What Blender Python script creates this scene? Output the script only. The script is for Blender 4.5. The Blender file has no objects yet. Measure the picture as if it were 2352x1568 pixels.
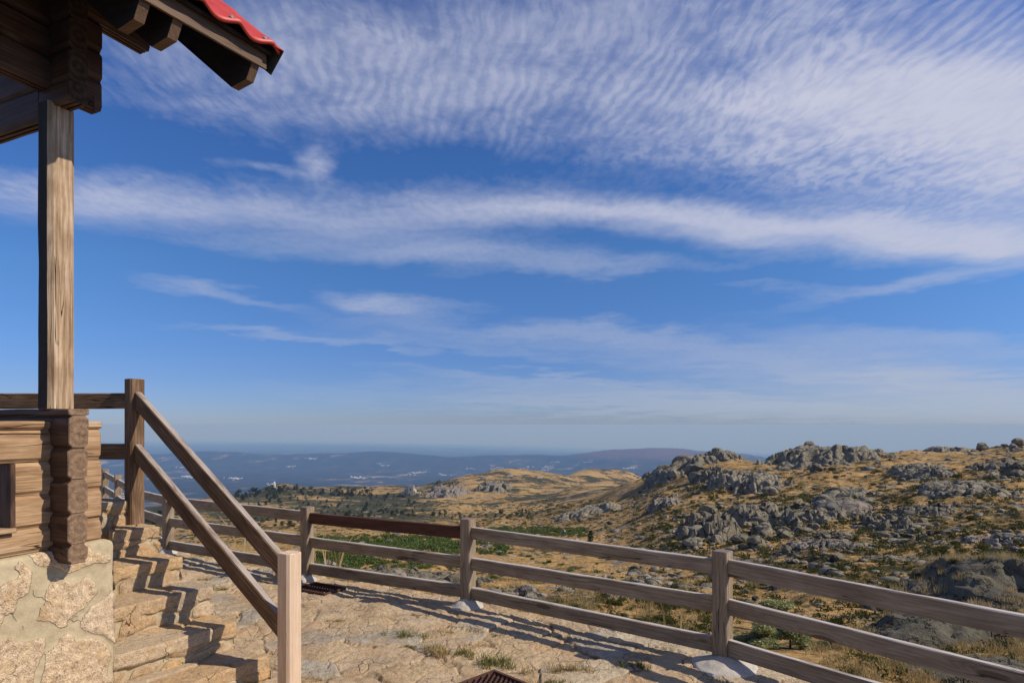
import bpy, bmesh, math, random
import numpy as np
from mathutils import Vector, Matrix
rad = math.radians
C = bpy.context.scene.collection
scene = bpy.context.scene
# ------------------------------------------------------------------ camera, world, sun, exposure
F = 1450.0 / 2352.0                       # focal length over picture width
HZ = 975.0                                # eye level row in a 2352 px wide view
cam = bpy.data.cameras.new("camera")
cam.sensor_width = 36.0
cam.lens = 36.0 * F
cam.shift_y = (HZ - 784.0) / 2352.0
cam.clip_start = 0.05
cam.clip_end = 400000.0
cam_o = bpy.data.objects.new("camera", cam)
C.objects.link(cam_o)
cam_o.location = (0, 0, 1.6)
cam_o.rotation_euler = (rad(90), 0, 0)
scene.camera = cam_o
scene.view_settings.view_transform = 'Standard'
scene.view_settings.look = 'None'
scene.view_settings.gamma = 1.0
scene.view_settings.exposure = 0.0
scene.cycles.max_bounces = 6
scene.cycles.volume_bounces = 2
scene.cycles.transparent_max_bounces = 8
scene.cycles.use_adaptive_sampling = True
scene.cycles.adaptive_threshold = 0.01
scene.cycles.use_denoising = True

SUN_EL = rad(39.0)
SUN_H = Vector((1.053, -0.16)).normalized()      # horizontal direction towards the sun
sun_dir = Vector((SUN_H.x * math.cos(SUN_EL), SUN_H.y * math.cos(SUN_EL), math.sin(SUN_EL)))
sl = bpy.data.lights.new("sun", 'SUN')
sl.energy = 4.9
sl.angle = rad(0.5)
sl.color = (1.0, 0.90, 0.76)
so = bpy.data.objects.new("sun", sl)
C.objects.link(so)
so.location = (20, -5, 25)
so.rotation_euler = sun_dir.to_track_quat('Z', 'Y').to_euler()

# ------------------------------------------------------------------ small node language
class N:
    def __init__(s, tree):
        s.t = tree
        s.n = tree.nodes
        s.l = tree.links
    def node(s, typ, **kw):
        nd = s.n.new(typ)
        for k, v in kw.items():
            setattr(nd, k, v)
        return nd
    def put(s, sock, v):
        if isinstance(v, bpy.types.NodeSocket):
            s.l.new(v, sock)
        elif v is not None:
            if hasattr(sock.default_value, '__len__') and not hasattr(v, '__len__'):
                v = [v] * len(sock.default_value)
            if hasattr(v, '__len__') and len(v) == 3 and len(sock.default_value) == 4:
                v = tuple(v) + (1,)
            sock.default_value = v
    def m(s, op, a, b=None, c=None, clamp=False):
        nd = s.node('ShaderNodeMath', operation=op, use_clamp=clamp)
        s.put(nd.inputs[0], a)
        if b is not None: s.put(nd.inputs[1], b)
        if c is not None: s.put(nd.inputs[2], c)
        return nd.outputs[0]
    def v(s, op, a, b=None):
        nd = s.node('ShaderNodeVectorMath', operation=op)
        s.put(nd.inputs[0], a)
        if b is not None: s.put(nd.inputs[1], b)
        return nd.outputs[0]
    def sep(s, a):
        nd = s.node('ShaderNodeSeparateXYZ'); s.put(nd.inputs[0], a)
        return nd.outputs
    def comb(s, x, y, z):
        nd = s.node('ShaderNodeCombineXYZ')
        s.put(nd.inputs[0], x); s.put(nd.inputs[1], y); s.put(nd.inputs[2], z)
        return nd.outputs[0]
    def noise(s, vec, scale, detail=4, rough=0.55, dist=0.0, col=False):
        nd = s.node('ShaderNodeTexNoise')
        s.put(nd.inputs['Vector'], vec)
        s.put(nd.inputs['Scale'], scale); s.put(nd.inputs['Detail'], detail)
        s.put(nd.inputs['Roughness'], rough); s.put(nd.inputs['Distortion'], dist)
        return nd.outputs['Color' if col else 'Fac']
    def vor(s, vec, scale, feature='F1', out='Distance', rnd=1.0):
        nd = s.node('ShaderNodeTexVoronoi', feature=feature)
        s.put(nd.inputs['Vector'], vec); s.put(nd.inputs['Scale'], scale)
        s.put(nd.inputs['Randomness'], rnd)
        return nd.outputs[out]
    def mix(s, f, a, b, typ='MIX'):
        nd = s.node('ShaderNodeMix', data_type='RGBA', blend_type=typ)
        s.put(nd.inputs[0], f); s.put(nd.inputs[6], a); s.put(nd.inputs[7], b)
        return nd.outputs[2]
    def ss(s, x, lo, hi, a=0.0, b=1.0):
        nd = s.node('ShaderNodeMapRange', interpolation_type='SMOOTHSTEP')
        s.put(nd.inputs[0], x); s.put(nd.inputs[1], lo); s.put(nd.inputs[2], hi)
        s.put(nd.inputs[3], a); s.put(nd.inputs[4], b)
        return nd.outputs[0]
    def ramp(s, x, stops):
        nd = s.node('ShaderNodeValToRGB')
        s.put(nd.inputs[0], x)
        cr = nd.color_ramp
        while len(cr.elements) > 1: cr.elements.remove(cr.elements[-1])
        cr.elements[0].position = stops[0][0]; cr.elements[0].color = tuple(stops[0][1]) + (1,)
        for p, c in stops[1:]:
            e = cr.elements.new(p); e.color = tuple(c) + (1,)
        return nd.outputs[0]

# ------------------------------------------------------------------ sky with high cloud sheets
world = bpy.data.worlds.new("World")
scene.world = world
world.use_nodes = True
wt = world.node_tree
wt.nodes.clear()
n = N(wt)
tc = n.node('ShaderNodeTexCoord').outputs['Generated']
sky = n.node('ShaderNodeTexSky', sky_type='NISHITA', sun_disc=False)
sky.sun_elevation = SUN_EL
sky.sun_rotation = math.atan2(sun_dir.x, sun_dir.y)
sky.altitude = 1500.0
sky.air_density = 1.0
sky.dust_density = 0.6
sky.ozone_density = 3.0
dx, dy, dz = n.sep(n.v('NORMALIZE', tc))[:3]
az = n.m('DIVIDE', dx, n.m('MAXIMUM', dy, 0.12))        # tangent of azimuth
el = n.m('DIVIDE', dz, n.m('MAXIMUM', dy, 0.12))        # tangent of elevation ahead
# cloud sheet coordinates on a flat layer high above the place
hz = n.m('MAXIMUM', n.m('ADD', dz, 0.06), 0.03)
P = n.comb(n.m('DIVIDE', dx, hz), n.m('DIVIDE', dy, hz), 0.0)
def px(x): return (x - 1176.0) / 1450.0
def py(y): return (HZ - y) / 1450.0
warp = n.v('SCALE', n.v('SUBTRACT', n.noise(P, 1.3, 4, 0.6, 0, True), (0.5, 0.5, 0.5)), None)
warp.node.inputs[3].default_value = 0.16
wx, wy, _ = n.sep(warp)[:3]
azw = n.m('ADD', az, wx)
elw = n.m('ADD', el, n.m('MULTIPLY', wy, 0.55))
def blob(x, y, sx, sy, rot, amp, sharp=1.0):
    """soft elliptical patch of the cloud cover, rot in degrees (positive = falling to the right)"""
    c, s_ = math.cos(rad(rot)), math.sin(rad(rot))
    X = n.m('SUBTRACT', azw, px(x)); Y = n.m('SUBTRACT', elw, py(y))
    U = n.m('DIVIDE', n.m('SUBTRACT', n.m('MULTIPLY', X, c), n.m('MULTIPLY', Y, s_)), sx / 1450.0)
    V = n.m('DIVIDE', n.m('ADD', n.m('MULTIPLY', X, s_), n.m('MULTIPLY', Y, c)), sy / 1450.0)
    q = n.m('ADD', n.m('MULTIPLY', U, U), n.m('MULTIPLY', V, V))
    if sharp != 1.0: q = n.m('POWER', q, sharp)
    g = n.m('POWER', 2.718, n.m('MULTIPLY', q, -1.0))
    return n.m('MULTIPLY', g, amp)
blobs = [
    (1000, 170, 640, 120, 3, 0.50), (1500, 60, 700, 150, 0, 0.40), (600, 60, 400, 90, 8, 0.30),
    (900, 270, 420, 55, 6, 0.30), (2150, 210, 420, 90, -6, 1.5), (2330, 330, 240, 120, 0, 1.3),
    (2000, 40, 460, 80, 0, 0.22), (1800, 200, 260, 60, -16, 0.30), (2050, 420, 380, 90, 10, 0.42), (1750, 330, 260, 60, 0, 0.20),
    (2250, 545, 520, 42, 2, 1.0), (1650, 500, 480, 36, 4, 0.70), (1150, 480, 420, 42, 3, 0.58),
    (650, 492, 420, 36, 7, 0.42), (180, 440, 330, 50, 3, 0.62), (1050, 430, 300, 36, 0, 0.16),
    (700, 560, 420, 28, 4, 0.24), (1120, 590, 240, 32, 2, 0.34), (1450, 610, 420, 16, -3, 0.20),
    (730, 372, 34, 34, -35, 0.55), (640, 385, 110, 12, 8, 0.30),
    (480, 668, 190, 20, 11, 0.32), (850, 692, 130, 22, 10, 0.48), (980, 702, 160, 16, 0, 0.22),
    (2150, 640, 340, 20, -9, 0.36), (1800, 655, 160, 12, -2, 0.18),
    (1350, 775, 560, 26, 3, 0.36), (2150, 790, 420, 32, 4, 0.36), (900, 790, 460, 16, 3, 0.20), (600, 770, 260, 12, 6, 0.16),
    (2100, 880, 560, 45, 5, 0.85), (1600, 930, 700, 35, 2, 0.60), (1200, 870, 420, 14, 4, 0.24), (2250, 950, 500, 30, 0, 0.40),
]
cov = None
for b in blobs:
    g = blob(*b)
    cov = g if cov is None else n.m('ADD', cov, g)
# ripples: fine mackerel rows high up, combed fibres lower down
Pr = n.v('ADD', P, n.v('MULTIPLY', n.v('SUBTRACT', n.noise(P, 2.2, 3, 0.5, 0, True), (0.5,) * 3), (0.16, 0.16, 0)))
rmap = n.node('ShaderNodeMapping'); n.put(rmap.inputs[0], Pr)
rmap.inputs['Rotation'].default_value = (0, 0, rad(8)); rmap.inputs['Scale'].default_value = (46.0, 15.0, 1.0)
rmap2 = n.node('ShaderNodeMapping'); n.put(rmap2.inputs[0], Pr)
rmap2.inputs['Rotation'].default_value = (0, 0, rad(-12)); rmap2.inputs['Scale'].default_value = (30.0, 17.0, 1.0)
r1 = n.noise(rmap.outputs[0], 1.0, 2, 0.45)
r2 = n.noise(rmap2.outputs[0], 1.0, 2, 0.45)
sel = n.ss(n.m('ADD', el, n.m('MULTIPLY', n.m('SUBTRACT', n.noise(P, 0.9, 2, 0.5), 0.5), 0.5)), py(400), py(250))
rip = n.m('ADD', n.m('MULTIPLY', r1, sel), n.m('MULTIPLY', r2, n.m('SUBTRACT', 1.0, sel)))
rip = n.ss(rip, 0.36, 0.62)
Px_, Py_, _z = n.sep(Pr)[:3]
wv = n.m('ADD', n.m('MULTIPLY', Px_, 158.0), n.m('MULTIPLY', Py_, 40.0))
wv = n.m('ADD', wv, n.m('MULTIPLY', n.noise(P, 5.0, 3, 0.55), 16.0))
wv = n.ss(n.m('ADD', 0.5, n.m('MULTIPLY', n.m('SINE', wv), 0.5)), 0.1, 0.95)
wgate = n.m('MULTIPLY', n.ss(n.noise(n.v('ADD', P, (3.0, 8.0, 0.0)), 1.9, 3, 0.55), 0.40, 0.60), n.m('MULTIPLY', sel, 0.75))
rip = n.m('ADD', n.m('MULTIPLY', rip, n.m('SUBTRACT', 1.0, wgate)), n.m('MULTIPLY', wv, wgate))
fmap = n.node('ShaderNodeMapping'); n.put(fmap.inputs[0], n.comb(azw, elw, 0.0))
fmap.inputs['Rotation'].default_value = (0, 0, rad(3)); fmap.inputs['Scale'].default_value = (3.2, 19.0, 1.0)
fib = n.noise(fmap.outputs[0], 1.0, 7, 0.62, 0.6)
soft = n.noise(P, 3.1, 6, 0.6)
hi = n.ss(el, py(560), py(330))          # ripples only well above the horizon
soft2 = n.ss(n.noise(n.v('ADD', P, (5.0, 3.0, 0.0)), 6.5, 7, 0.62, 0.3), 0.30, 0.72)
tex_hi = n.m('ADD', n.m('MULTIPLY', n.m('MULTIPLY', rip, n.m('ADD', 0.30, soft2)), n.m('ADD', 0.34, n.m('MULTIPLY', n.ss(az, -0.1, 0.6), 0.35))), n.m('ADD', n.m('MULTIPLY', soft, 0.38), n.m('MULTIPLY', soft2, 0.42)))
tex_lo = n.m('ADD', n.m('MULTIPLY', fib, 1.15), n.m('MULTIPLY', rip, 0.10))
tex = n.m('ADD', n.m('MULTIPLY', tex_hi, hi), n.m('MULTIPLY', tex_lo, n.m('SUBTRACT', 1.0, hi)))
dens = n.m('MULTIPLY', cov, n.m('ADD', 0.22, n.m('MULTIPLY', tex, 1.25)))
dens = n.m('ADD', dens, n.m('MULTIPLY', n.m('MAXIMUM', n.m('SUBTRACT', cov, 0.75), 0.0), n.m('ADD', 0.35, n.m('MULTIPLY', soft, 0.9))))
dens = n.m('ADD', dens, n.m('MULTIPLY', n.m('SUBTRACT', fib, 0.5), 0.16))
dens = n.m('MAXIMUM', n.m('SUBTRACT', dens, 0.07), 0.0)
dens = n.m('SUBTRACT', 1.0, n.m('POWER', 2.718, n.m('MULTIPLY', dens, -1.25)))
dens = n.m('MULTIPLY', dens, n.ss(dy, 0.02, 0.20))
back_fill = n.m('MULTIPLY', n.ss(dy, 0.10, -0.15), n.ss(n.noise(P, 0.8, 6, 0.6), 0.20, 0.60))      # unseen cloud bank added behind the viewer as neutral fill light
dens = n.m('ADD', dens, n.m('MULTIPLY', back_fill, 0.40))
dens = n.m('MULTIPLY', dens, n.ss(dz, -0.02, 0.03), clamp=True)
hsv = n.node('ShaderNodeHueSaturation')
n.put(hsv.inputs['Color'], sky.outputs[0])
SKY_SAT = hsv.inputs['Saturation']; SKY_SAT.default_value = 1.12
grad = n.ss(el, 0.0, 0.62)
tint = n.ramp(grad, [(0.0, (0.48, 0.575, 0.94)), (0.14, (0.55, 0.70, 1.02)), (0.4, (0.64, 0.86, 1.12)), (1.0, (0.62, 0.86, 1.26))])
skyc = n.mix(1.0, hsv.outputs[0], tint, 'MULTIPLY')
CLOUD = n.mix(n.ss(el, 0.0, 0.35), (4.6, 5.0, 5.9), (5.7, 5.9, 7.2))
wcol = n.mix(dens, skyc, CLOUD)
bg = n.node('ShaderNodeBackground')
n.put(bg.inputs[0], wcol)
bg.inputs[1].default_value = 0.10
wo = n.node('ShaderNodeOutputWorld')
n.l.new(bg.outputs[0], wo.inputs[0])

# ------------------------------------------------------------------ noise on arrays
def _h(ix, iy, iz, seed):
    h = (ix.astype(np.int64) * 374761393 + iy.astype(np.int64) * 668265263 + iz.astype(np.int64) * 2246822519 + seed * 3266489917) & 0xffffffff
    h = ((h ^ (h >> 13)) * 1274126177) & 0xffffffff
    h = ((h ^ (h >> 16)) * 2654435761) & 0xffffffff
    return ((h ^ (h >> 15)) & 0xffffff) / float(0xffffff)
def vn(x, y, z=None, seed=0):
    x = np.asarray(x, float); y = np.asarray(y, float)
    z = np.zeros_like(x) if z is None else np.asarray(z, float)
    ix, iy, iz = np.floor(x), np.floor(y), np.floor(z)
    fx, fy, fz = x - ix, y - iy, z - iz
    fx, fy, fz = [t * t * t * (t * (t * 6 - 15) + 10) for t in (fx, fy, fz)]
    def g(a, b, c): return _h(ix + a, iy + b, iz + c, seed)
    x00 = g(0, 0, 0) * (1 - fx) + g(1, 0, 0) * fx
    x10 = g(0, 1, 0) * (1 - fx) + g(1, 1, 0) * fx
    lo = x00 * (1 - fy) + x10 * fy
    if not np.any(iz != z) : return lo * 2 - 1
    x01 = g(0, 0, 1) * (1 - fx) + g(1, 0, 1) * fx
    x11 = g(0, 1, 1) * (1 - fx) + g(1, 1, 1) * fx
    up = x01 * (1 - fy) + x11 * fy
    return (lo * (1 - fz) + up * fz) * 2 - 1
def fbm(x, y, z=None, o=4, seed=0, g=0.5):
    s = 0; a = 1.0; f = 1.0; t = 0
    for k in range(o):
        s = s + a * vn(np.asarray(x) * f + 7.3 * k, np.asarray(y) * f + 3.1 * k, None if z is None else np.asarray(z) * f + 1.7 * k, seed + k)
        t += a; a *= g; f *= 2.03
    return s / t
def cells(x, y, seed=0, off=False):
    """Worley cells: returns F1, F2 and the id of the nearest cell"""
    ix, iy = np.floor(x), np.floor(y)
    d1 = np.full(x.shape, 9.0); d2 = np.full(x.shape, 9.0); cid = np.zeros(x.shape); ox = np.zeros(x.shape); oy = np.zeros(x.shape)
    for a in (-1, 0, 1):
        for b in (-1, 0, 1):
            cx, cy = ix + a, iy + b
            z0 = np.zeros_like(cx)
            qx = cx + 0.1 + 0.8 * _h(cx, cy, z0, seed); qy = cy + 0.1 + 0.8 * _h(cx, cy, z0 + 1, seed)
            d = np.hypot(x - qx, y - qy)
            i = _h(cx, cy, z0 + 2, seed)
            near = d < d1
            d2 = np.where(near, d1, np.minimum(d2, d))
            cid = np.where(near, i, cid); d1 = np.where(near, d, d1)
            if off: ox = np.where(near, x - qx, ox); oy = np.where(near, y - qy, oy)
    if off: return d1, d2, cid, ox, oy
    return d1, d2, cid
def sst(x, a, b):
    t = np.clip((x - a) / (b - a), 0, 1)
    return t * t * (3 - 2 * t)

# ------------------------------------------------------------------ object helpers
def tag(o, label=None, cat=None, group=None, kind=None):
    if label: o['label'] = label
    if cat: o['category'] = cat
    if group: o['group'] = group
    if kind: o['kind'] = kind
    return o
def thing(name, loc, label, cat, group=None):
    o = bpy.data.objects.new(name, None); C.objects.link(o)
    o.empty_display_size = 0.2
    o.location = loc
    return tag(o, label, cat, group)
def wpos(o):
    p = Vector(o.location)
    while o.parent is not None:
        o = o.parent; p = p + o.location
    return p
def mesh_obj(name, verts, faces, mats, parent=None, loc=(0, 0, 0), rot=None, smooth=False, fmat=None):
    """loc is a world position; parents only ever carry a translation"""
    me = bpy.data.meshes.new(name)
    me.from_pydata([tuple(v) for v in verts], [], [tuple(f) for f in faces])
    for m in (mats if isinstance(mats, (list, tuple)) else [mats]): me.materials.append(m)
    if fmat is not None: me.polygons.foreach_set('material_index', fmat)
    if smooth: me.polygons.foreach_set('use_smooth', [True] * len(me.polygons))
    me.update()
    o = bpy.data.objects.new(name, me); C.objects.link(o)
    if rot is not None: o.rotation_euler = rot
    if parent is not None:
        o.parent = parent
        o.location = Vector(loc) - wpos(parent)
    else:
        o.location = loc
    return o
def grid_mesh(name, Vx, Vy, Vz, mat, attrs=None, keep=None, parent=None, loc=(0, 0, 0), smooth=True):
    """fast mesh from a 2-D array of points"""
    R, K = Vx.shape
    co = np.stack([Vx, Vy, Vz], -1).reshape(-1, 3)
    idx = np.arange(R * K).reshape(R, K)
    q = np.stack([idx[:-1, :-1], idx[:-1, 1:], idx[1:, 1:], idx[1:, :-1]], -1).reshape(-1, 4)
    if keep is not None:
        q = q[keep.reshape(-1)]
        used = np.unique(q); mp = -np.ones(R * K, int); mp[used] = np.arange(len(used))
        q = mp[q]; co = co[used]
        if attrs: attrs = {k: a.reshape(-1, 4)[used] for k, a in attrs.items()}
    me = bpy.data.meshes.new(name)
    me.vertices.add(len(co)); me.vertices.foreach_set('co', co.astype(np.float32).ravel())
    me.loops.add(q.size); me.loops.foreach_set('vertex_index', q.astype(np.int32).ravel())
    me.polygons.add(len(q))
    me.polygons.foreach_set('loop_start', np.arange(0, q.size, 4, dtype=np.int32))
    me.polygons.foreach_set('use_smooth', np.full(len(q), smooth))
    me.update(calc_edges=True)
    for k, a in (attrs or {}).items():
        at = me.attributes.new(k, 'FLOAT_COLOR', 'POINT')
        at.data.foreach_set('color', a.reshape(-1, 4).astype(np.float32).ravel())
    me.materials.append(mat)
    o = bpy.data.objects.new(name, me); C.objects.link(o)
    if parent is not None:
        o.parent = parent; o.location = Vector(loc) - wpos(parent)
    else: o.location = loc
    return o

def chamfer_rect(w, h, c):
    """cross-section in (y, z), centred on y, z from 0 to h"""
    a = w / 2
    return [(-a + c, 0), (a - c, 0), (a, c), (a, h - c), (a - c, h), (-a + c, h), (-a, h - c), (-a, c)]
def log_profile(w, h, g=0.015):
    a = w / 2
    return [(-a + g, 0), (a - g, 0), (a - g * .9, .006), (a, .020), (a + .001, h * .5), (a, h - .020), (a - g * .9, h - .006), (a - g, h),
            (-a + g, h), (-a + g * .9, h - .006), (-a, h - .020), (-a - .001, h * .5), (-a, .020), (-a + g * .9, .006)]
_bs = [0]
def beam(name, p0, p1, prof, mats, parent=None, up=(0, 0, 1), amp=0.002, seg=0.06, cut0=None, cut1=None):
    """extrude a profile from p0 to p1; local X runs along the grain; z of the profile goes along up"""
    p0 = Vector(p0); p1 = Vector(p1)
    ax = (p1 - p0); L = ax.length; ax.normalize()
    up = Vector(up); yv = up.cross(ax).normalized(); zv = ax.cross(yv)
    _bs[0] += 1; sd = _bs[0]
    ns = max(2, int(L / seg))
    K = len(prof)
    xs = np.linspace(0, L, ns + 1)
    pr = np.array(prof, float)
    X = np.repeat(xs[:, None], K, 1)
    Yp = np.repeat(pr[None, :, 0], ns + 1, 0); Zp = np.repeat(pr[None, :, 1], ns + 1, 0)
    Yp = Yp + amp * fbm(X * 3 + sd, Zp * 25 + Yp * 9, o=3, seed=sd); Zp = Zp + amp * fbm(X * 3 + sd * 2, Yp * 25 + Zp * 9, o=3, seed=sd + 50)
    zm = pr[:, 1].mean()
    verts = np.stack([X, Yp, Zp], -1)
    if cut0 is not None: verts[0, :, 0] += np.array([cut0(a, b) for a, b in prof])
    if cut1 is not None: verts[-1, :, 0] += np.array([cut1(a, b) for a, b in prof])
    verts = verts.reshape(-1, 3)
    faces = []; fm = []
    for i in range(ns):
        for k in range(K):
            k2 = (k + 1) % K
            faces.append((i * K + k, (i + 1) * K + k, (i + 1) * K + k2, i * K + k2)); fm.append(0)
    base = len(verts)
    extra = []
    for e, (row, dx_) in enumerate(((0, 0.004), (ns, -0.004))):       # slightly rounded ends with their own material
        ring = verts[row * K:(row + 1) * K].copy()
        cen = ring.mean(0)
        verts[row * K:(row + 1) * K, 0] += dx_
        inner = ring.copy(); inner[:, 1:] = cen[1:] + (ring[:, 1:] - cen[1:]) * (1 - 0.07)
        s = base + len(extra); extra += [tuple(v) for v in inner]
        for k in range(K):
            k2 = (k + 1) % K
            f = (row * K + k, row * K + k2, s + k2, s + k)
            faces.append(f if e == 0 else f[::-1]); fm.append(1 if len(mats) > 1 else 0)
        f = tuple(s + k for k in range(K))
        faces.append(f if e == 0 else f[::-1]); fm.append(1 if len(mats) > 1 else 0)
    verts = [tuple(v) for v in verts] + extra
    faces = [tuple(reversed(f)) for f in faces]
    o = mesh_obj(name, verts, faces, mats, None, (0, 0, 0), None, False, fm)
    M = Matrix((ax, yv, zv)).transposed()
    o.rotation_euler = M.to_euler()
    if parent is not None:
        o.parent = parent; o.location = p0 - wpos(parent)
    else: o.location = p0
    return o

# ------------------------------------------------------------------ materials
def new_mat(name):
    m = bpy.data.materials.new(name); m.use_nodes = True
    m.node_tree.nodes.clear()
    k = N(m.node_tree)
    b = k.node('ShaderNodeBsdfPrincipled'); o = k.node('ShaderNodeOutputMaterial')
    k.l.new(b.outputs[0], o.inputs[0])
    return m, k, b
def bump(k, b, h, strength=0.5, dist=0.01, chain=None):
    nd = k.node('ShaderNodeBump'); k.put(nd.inputs['Height'], h)
    nd.inputs['Strength'].default_value = strength; nd.inputs['Distance'].default_value = dist
    if chain is not None: k.l.new(chain, nd.inputs['Normal'])
    k.l.new(nd.outputs[0], b.inputs['Normal'])
    return nd.outputs[0]
def wood(name, dark, mid, light, rough=0.8, knots=1.0, crack=1.0, spec=0.25, streak=1.0, bumpd=0.003, top_lit_wear=0.0):
    m, k, b = new_mat(name)
    oc = k.node('ShaderNodeTexCoord').outputs['Object']
    ob = k.node('ShaderNodeObjectInfo').outputs['Random']
    off = k.comb(k.m('MULTIPLY', ob, 37.0), k.m('MULTIPLY', ob, 11.0), k.m('MULTIPLY', ob, 5.0))
    oc = k.v('ADD', oc, off)
    x, y, z = k.sep(oc)[:3]
    # knots: rare cells stretched along the grain
    kv = k.comb(k.m('MULTIPLY', x, 1.7), k.m('MULTIPLY', y, 3.0), k.m('MULTIPLY', z, 7.0))
    kd = k.vor(kv, 1.0)
    kn = k.ss(kd, 0.17, 0.04)
    halo = k.ss(kd, 0.42, 0.05)
    g0 = k.noise(k.comb(k.m('MULTIPLY', x, 0.9), k.m('MULTIPLY', y, 5.0), k.m('MULTIPLY', z, 5.0)), 1.0, 3, 0.5)
    ring = k.m('ADD', k.m('MULTIPLY', g0, 5.0), k.m('MULTIPLY', halo, 2.0 * knots))
    rg = k.m('FRACT', k.m('ADD', ring, k.m('MULTIPLY', k.m('ADD', y, z), 42.0)))
    rg = k.m('ABSOLUTE', k.m('SUBTRACT', k.m('MULTIPLY', rg, 2.0), 1.0))
    fine = k.noise(k.comb(k.m('MULTIPLY', x, 4.0), k.m('MULTIPLY', y, 130.0), k.m('MULTIPLY', z, 130.0)), 1.0, 5, 0.65)
    mott = k.noise(k.comb(k.m('MULTIPLY', x, 3.0), k.m('MULTIPLY', y, 16.0), k.m('MULTIPLY', z, 16.0)), 1.0, 6, 0.6, 0.4)
    t = k.m('ADD', k.m('MULTIPLY', rg, 0.10 * streak), k.m('ADD', k.m('MULTIPLY', fine, 0.50), k.m('MULTIPLY', mott, 0.66)))
    t = k.m('SUBTRACT', t, k.m('MULTIPLY', kn, 0.40 * knots))
    col = k.ramp(t, [(0.40, dark), (0.62, mid), (0.84, light)])
    # long drying cracks
    ck = k.noise(k.comb(k.m('MULTIPLY', x, 1.1), k.m('MULTIPLY', y, 22.0), k.m('MULTIPLY', z, 22.0)), 1.0, 2, 0.4, 0.2)
    ck = k.ss(k.m('ABSOLUTE', k.m('SUBTRACT', ck, 0.5)), 0.012, 0.0)
    ck = k.m('MULTIPLY', ck, k.ss(k.noise(oc, 2.3, 2), 0.52, 0.62))
    ck = k.m('MULTIPLY', ck, crack)
    col = k.mix(k.m('MULTIPLY', ck, 0.85), col, tuple(c * 0.18 for c in dark))
    st = k.ss(k.noise(oc, 5.0, 5, 0.65), 0.45, 0.75)
    col = k.mix(k.m('MULTIPLY', st, 0.35), col, dark)
    if top_lit_wear:        # sunlit look painted into upward faces, along with silver weathering
        nz = k.sep(k.node('ShaderNodeNewGeometry').outputs['Normal'])[2]
        col = k.mix(k.m('MULTIPLY', k.ss(nz, .55, .9), k.m('MULTIPLY', k.ss(mott, .25, .55), top_lit_wear)), col, (.50, .45, .41))
    k.l.new(col, b.inputs['Base Color'])
    b.inputs['Roughness'].default_value = rough
    b.inputs['Specular IOR Level'].default_value = spec
    hgt = k.m('SUBTRACT', t, k.m('MULTIPLY', ck, 2.0))
    bump(k, b, hgt, 0.8, bumpd)
    return m
def endgrain(name, dark, light):
    m, k, b = new_mat(name)
    oc = k.node('ShaderNodeTexCoord').outputs['Object']
    ob = k.node('ShaderNodeObjectInfo').outputs['Random']
    x, y, z = k.sep(oc)[:3]
    y = k.m('ADD', y, k.m('MULTIPLY', k.m('SUBTRACT', ob, 0.5), 0.03))
    z = k.m('SUBTRACT', z, 0.075)
    wv = k.noise(k.comb(0.0, y, z), 18.0, 4, 0.6)
    r = k.m('SQRT', k.m('ADD', k.m('MULTIPLY', y, y), k.m('MULTIPLY', z, z)))
    rr = k.m('ADD', k.m('MULTIPLY', r, 170.0), k.m('MULTIPLY', wv, 3.0))
    rings = k.m('ADD', 0.5, k.m('MULTIPLY', k.m('SINE', rr), 0.5))
    ang = k.m('ARCTAN2', z, y)
    cr = k.noise(k.comb(k.m('MULTIPLY', ang, 2.6), k.m('MULTIPLY', r, 3.0), k.m('MULTIPLY', ob, 31.0)), 2.0, 3, 0.6)
    cr = k.m('MULTIPLY', k.ss(k.m('ABSOLUTE', k.m('SUBTRACT', cr, 0.5)), 0.008, 0.001), 0.8)
    v2 = k.vor(k.comb(k.m('MULTIPLY', ob, 9.0), y, z), 34.0, 'DISTANCE_TO_EDGE')
    cr2 = k.m('MULTIPLY', k.ss(v2, 0.035, 0.0), k.ss(wv, 0.35, 0.6))
    col = k.ramp(k.m('ADD', k.m('MULTIPLY', rings, 0.34), k.m('MULTIPLY', k.noise(oc, 30.0, 5, 0.6), 0.8)), [(0.3, dark), (0.85, light)])
    cc = k.m('MAXIMUM', cr, k.m('MULTIPLY', cr2, 0.8))
    col = k.mix(k.m('MULTIPLY', cc, 0.8), col, tuple(c * 0.15 for c in dark))
    k.l.new(col, b.inputs['Base Color'])
    b.inputs['Roughness'].default_value = 0.9
    b.inputs['Specular IOR Level'].default_value = 0.1
    bump(k, b, k.m('SUBTRACT', rings, k.m('MULTIPLY', cc, 4.0)), 0.6, 0.002)
    return m
M = {}
M['fence'] = wood('fence_wood', (.125, .090, .058), (.25, .188, .125), (.38, .31, .225), knots=1.9, top_lit_wear=1)
M['fence_end'] = endgrain('fence_end', (.14, .11, .09), (.30, .25, .21))
M['fence_new'] = wood('stained_wood', (.042, .018, .011), (.080, .034, .020), (.12, .055, .034), knots=.7, crack=.5)
M['rail'] = wood('handrail_wood', (.065, .036, .018), (.145, .084, .044), (.28, .185, .115), knots=1.4, streak=1.3, top_lit_wear=.6)
M['newpost'] = wood('fresh_wood', (.46, .32, .205), (.58, .42, .29), (.68, .53, .39), knots=.5, crack=.4, rough=.6, bumpd=.001)
M['new_end'] = endgrain('fresh_end', (.60, .42, .30), (.78, .62, .48))
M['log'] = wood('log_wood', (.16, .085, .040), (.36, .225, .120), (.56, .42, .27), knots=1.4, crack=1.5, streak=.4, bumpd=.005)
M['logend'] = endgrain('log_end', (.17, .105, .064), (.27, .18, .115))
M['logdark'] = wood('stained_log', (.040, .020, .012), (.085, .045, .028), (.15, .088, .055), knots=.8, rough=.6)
M['logdark_end'] = endgrain('stained_end', (.045, .027, .018), (.10, .065, .045))
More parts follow.
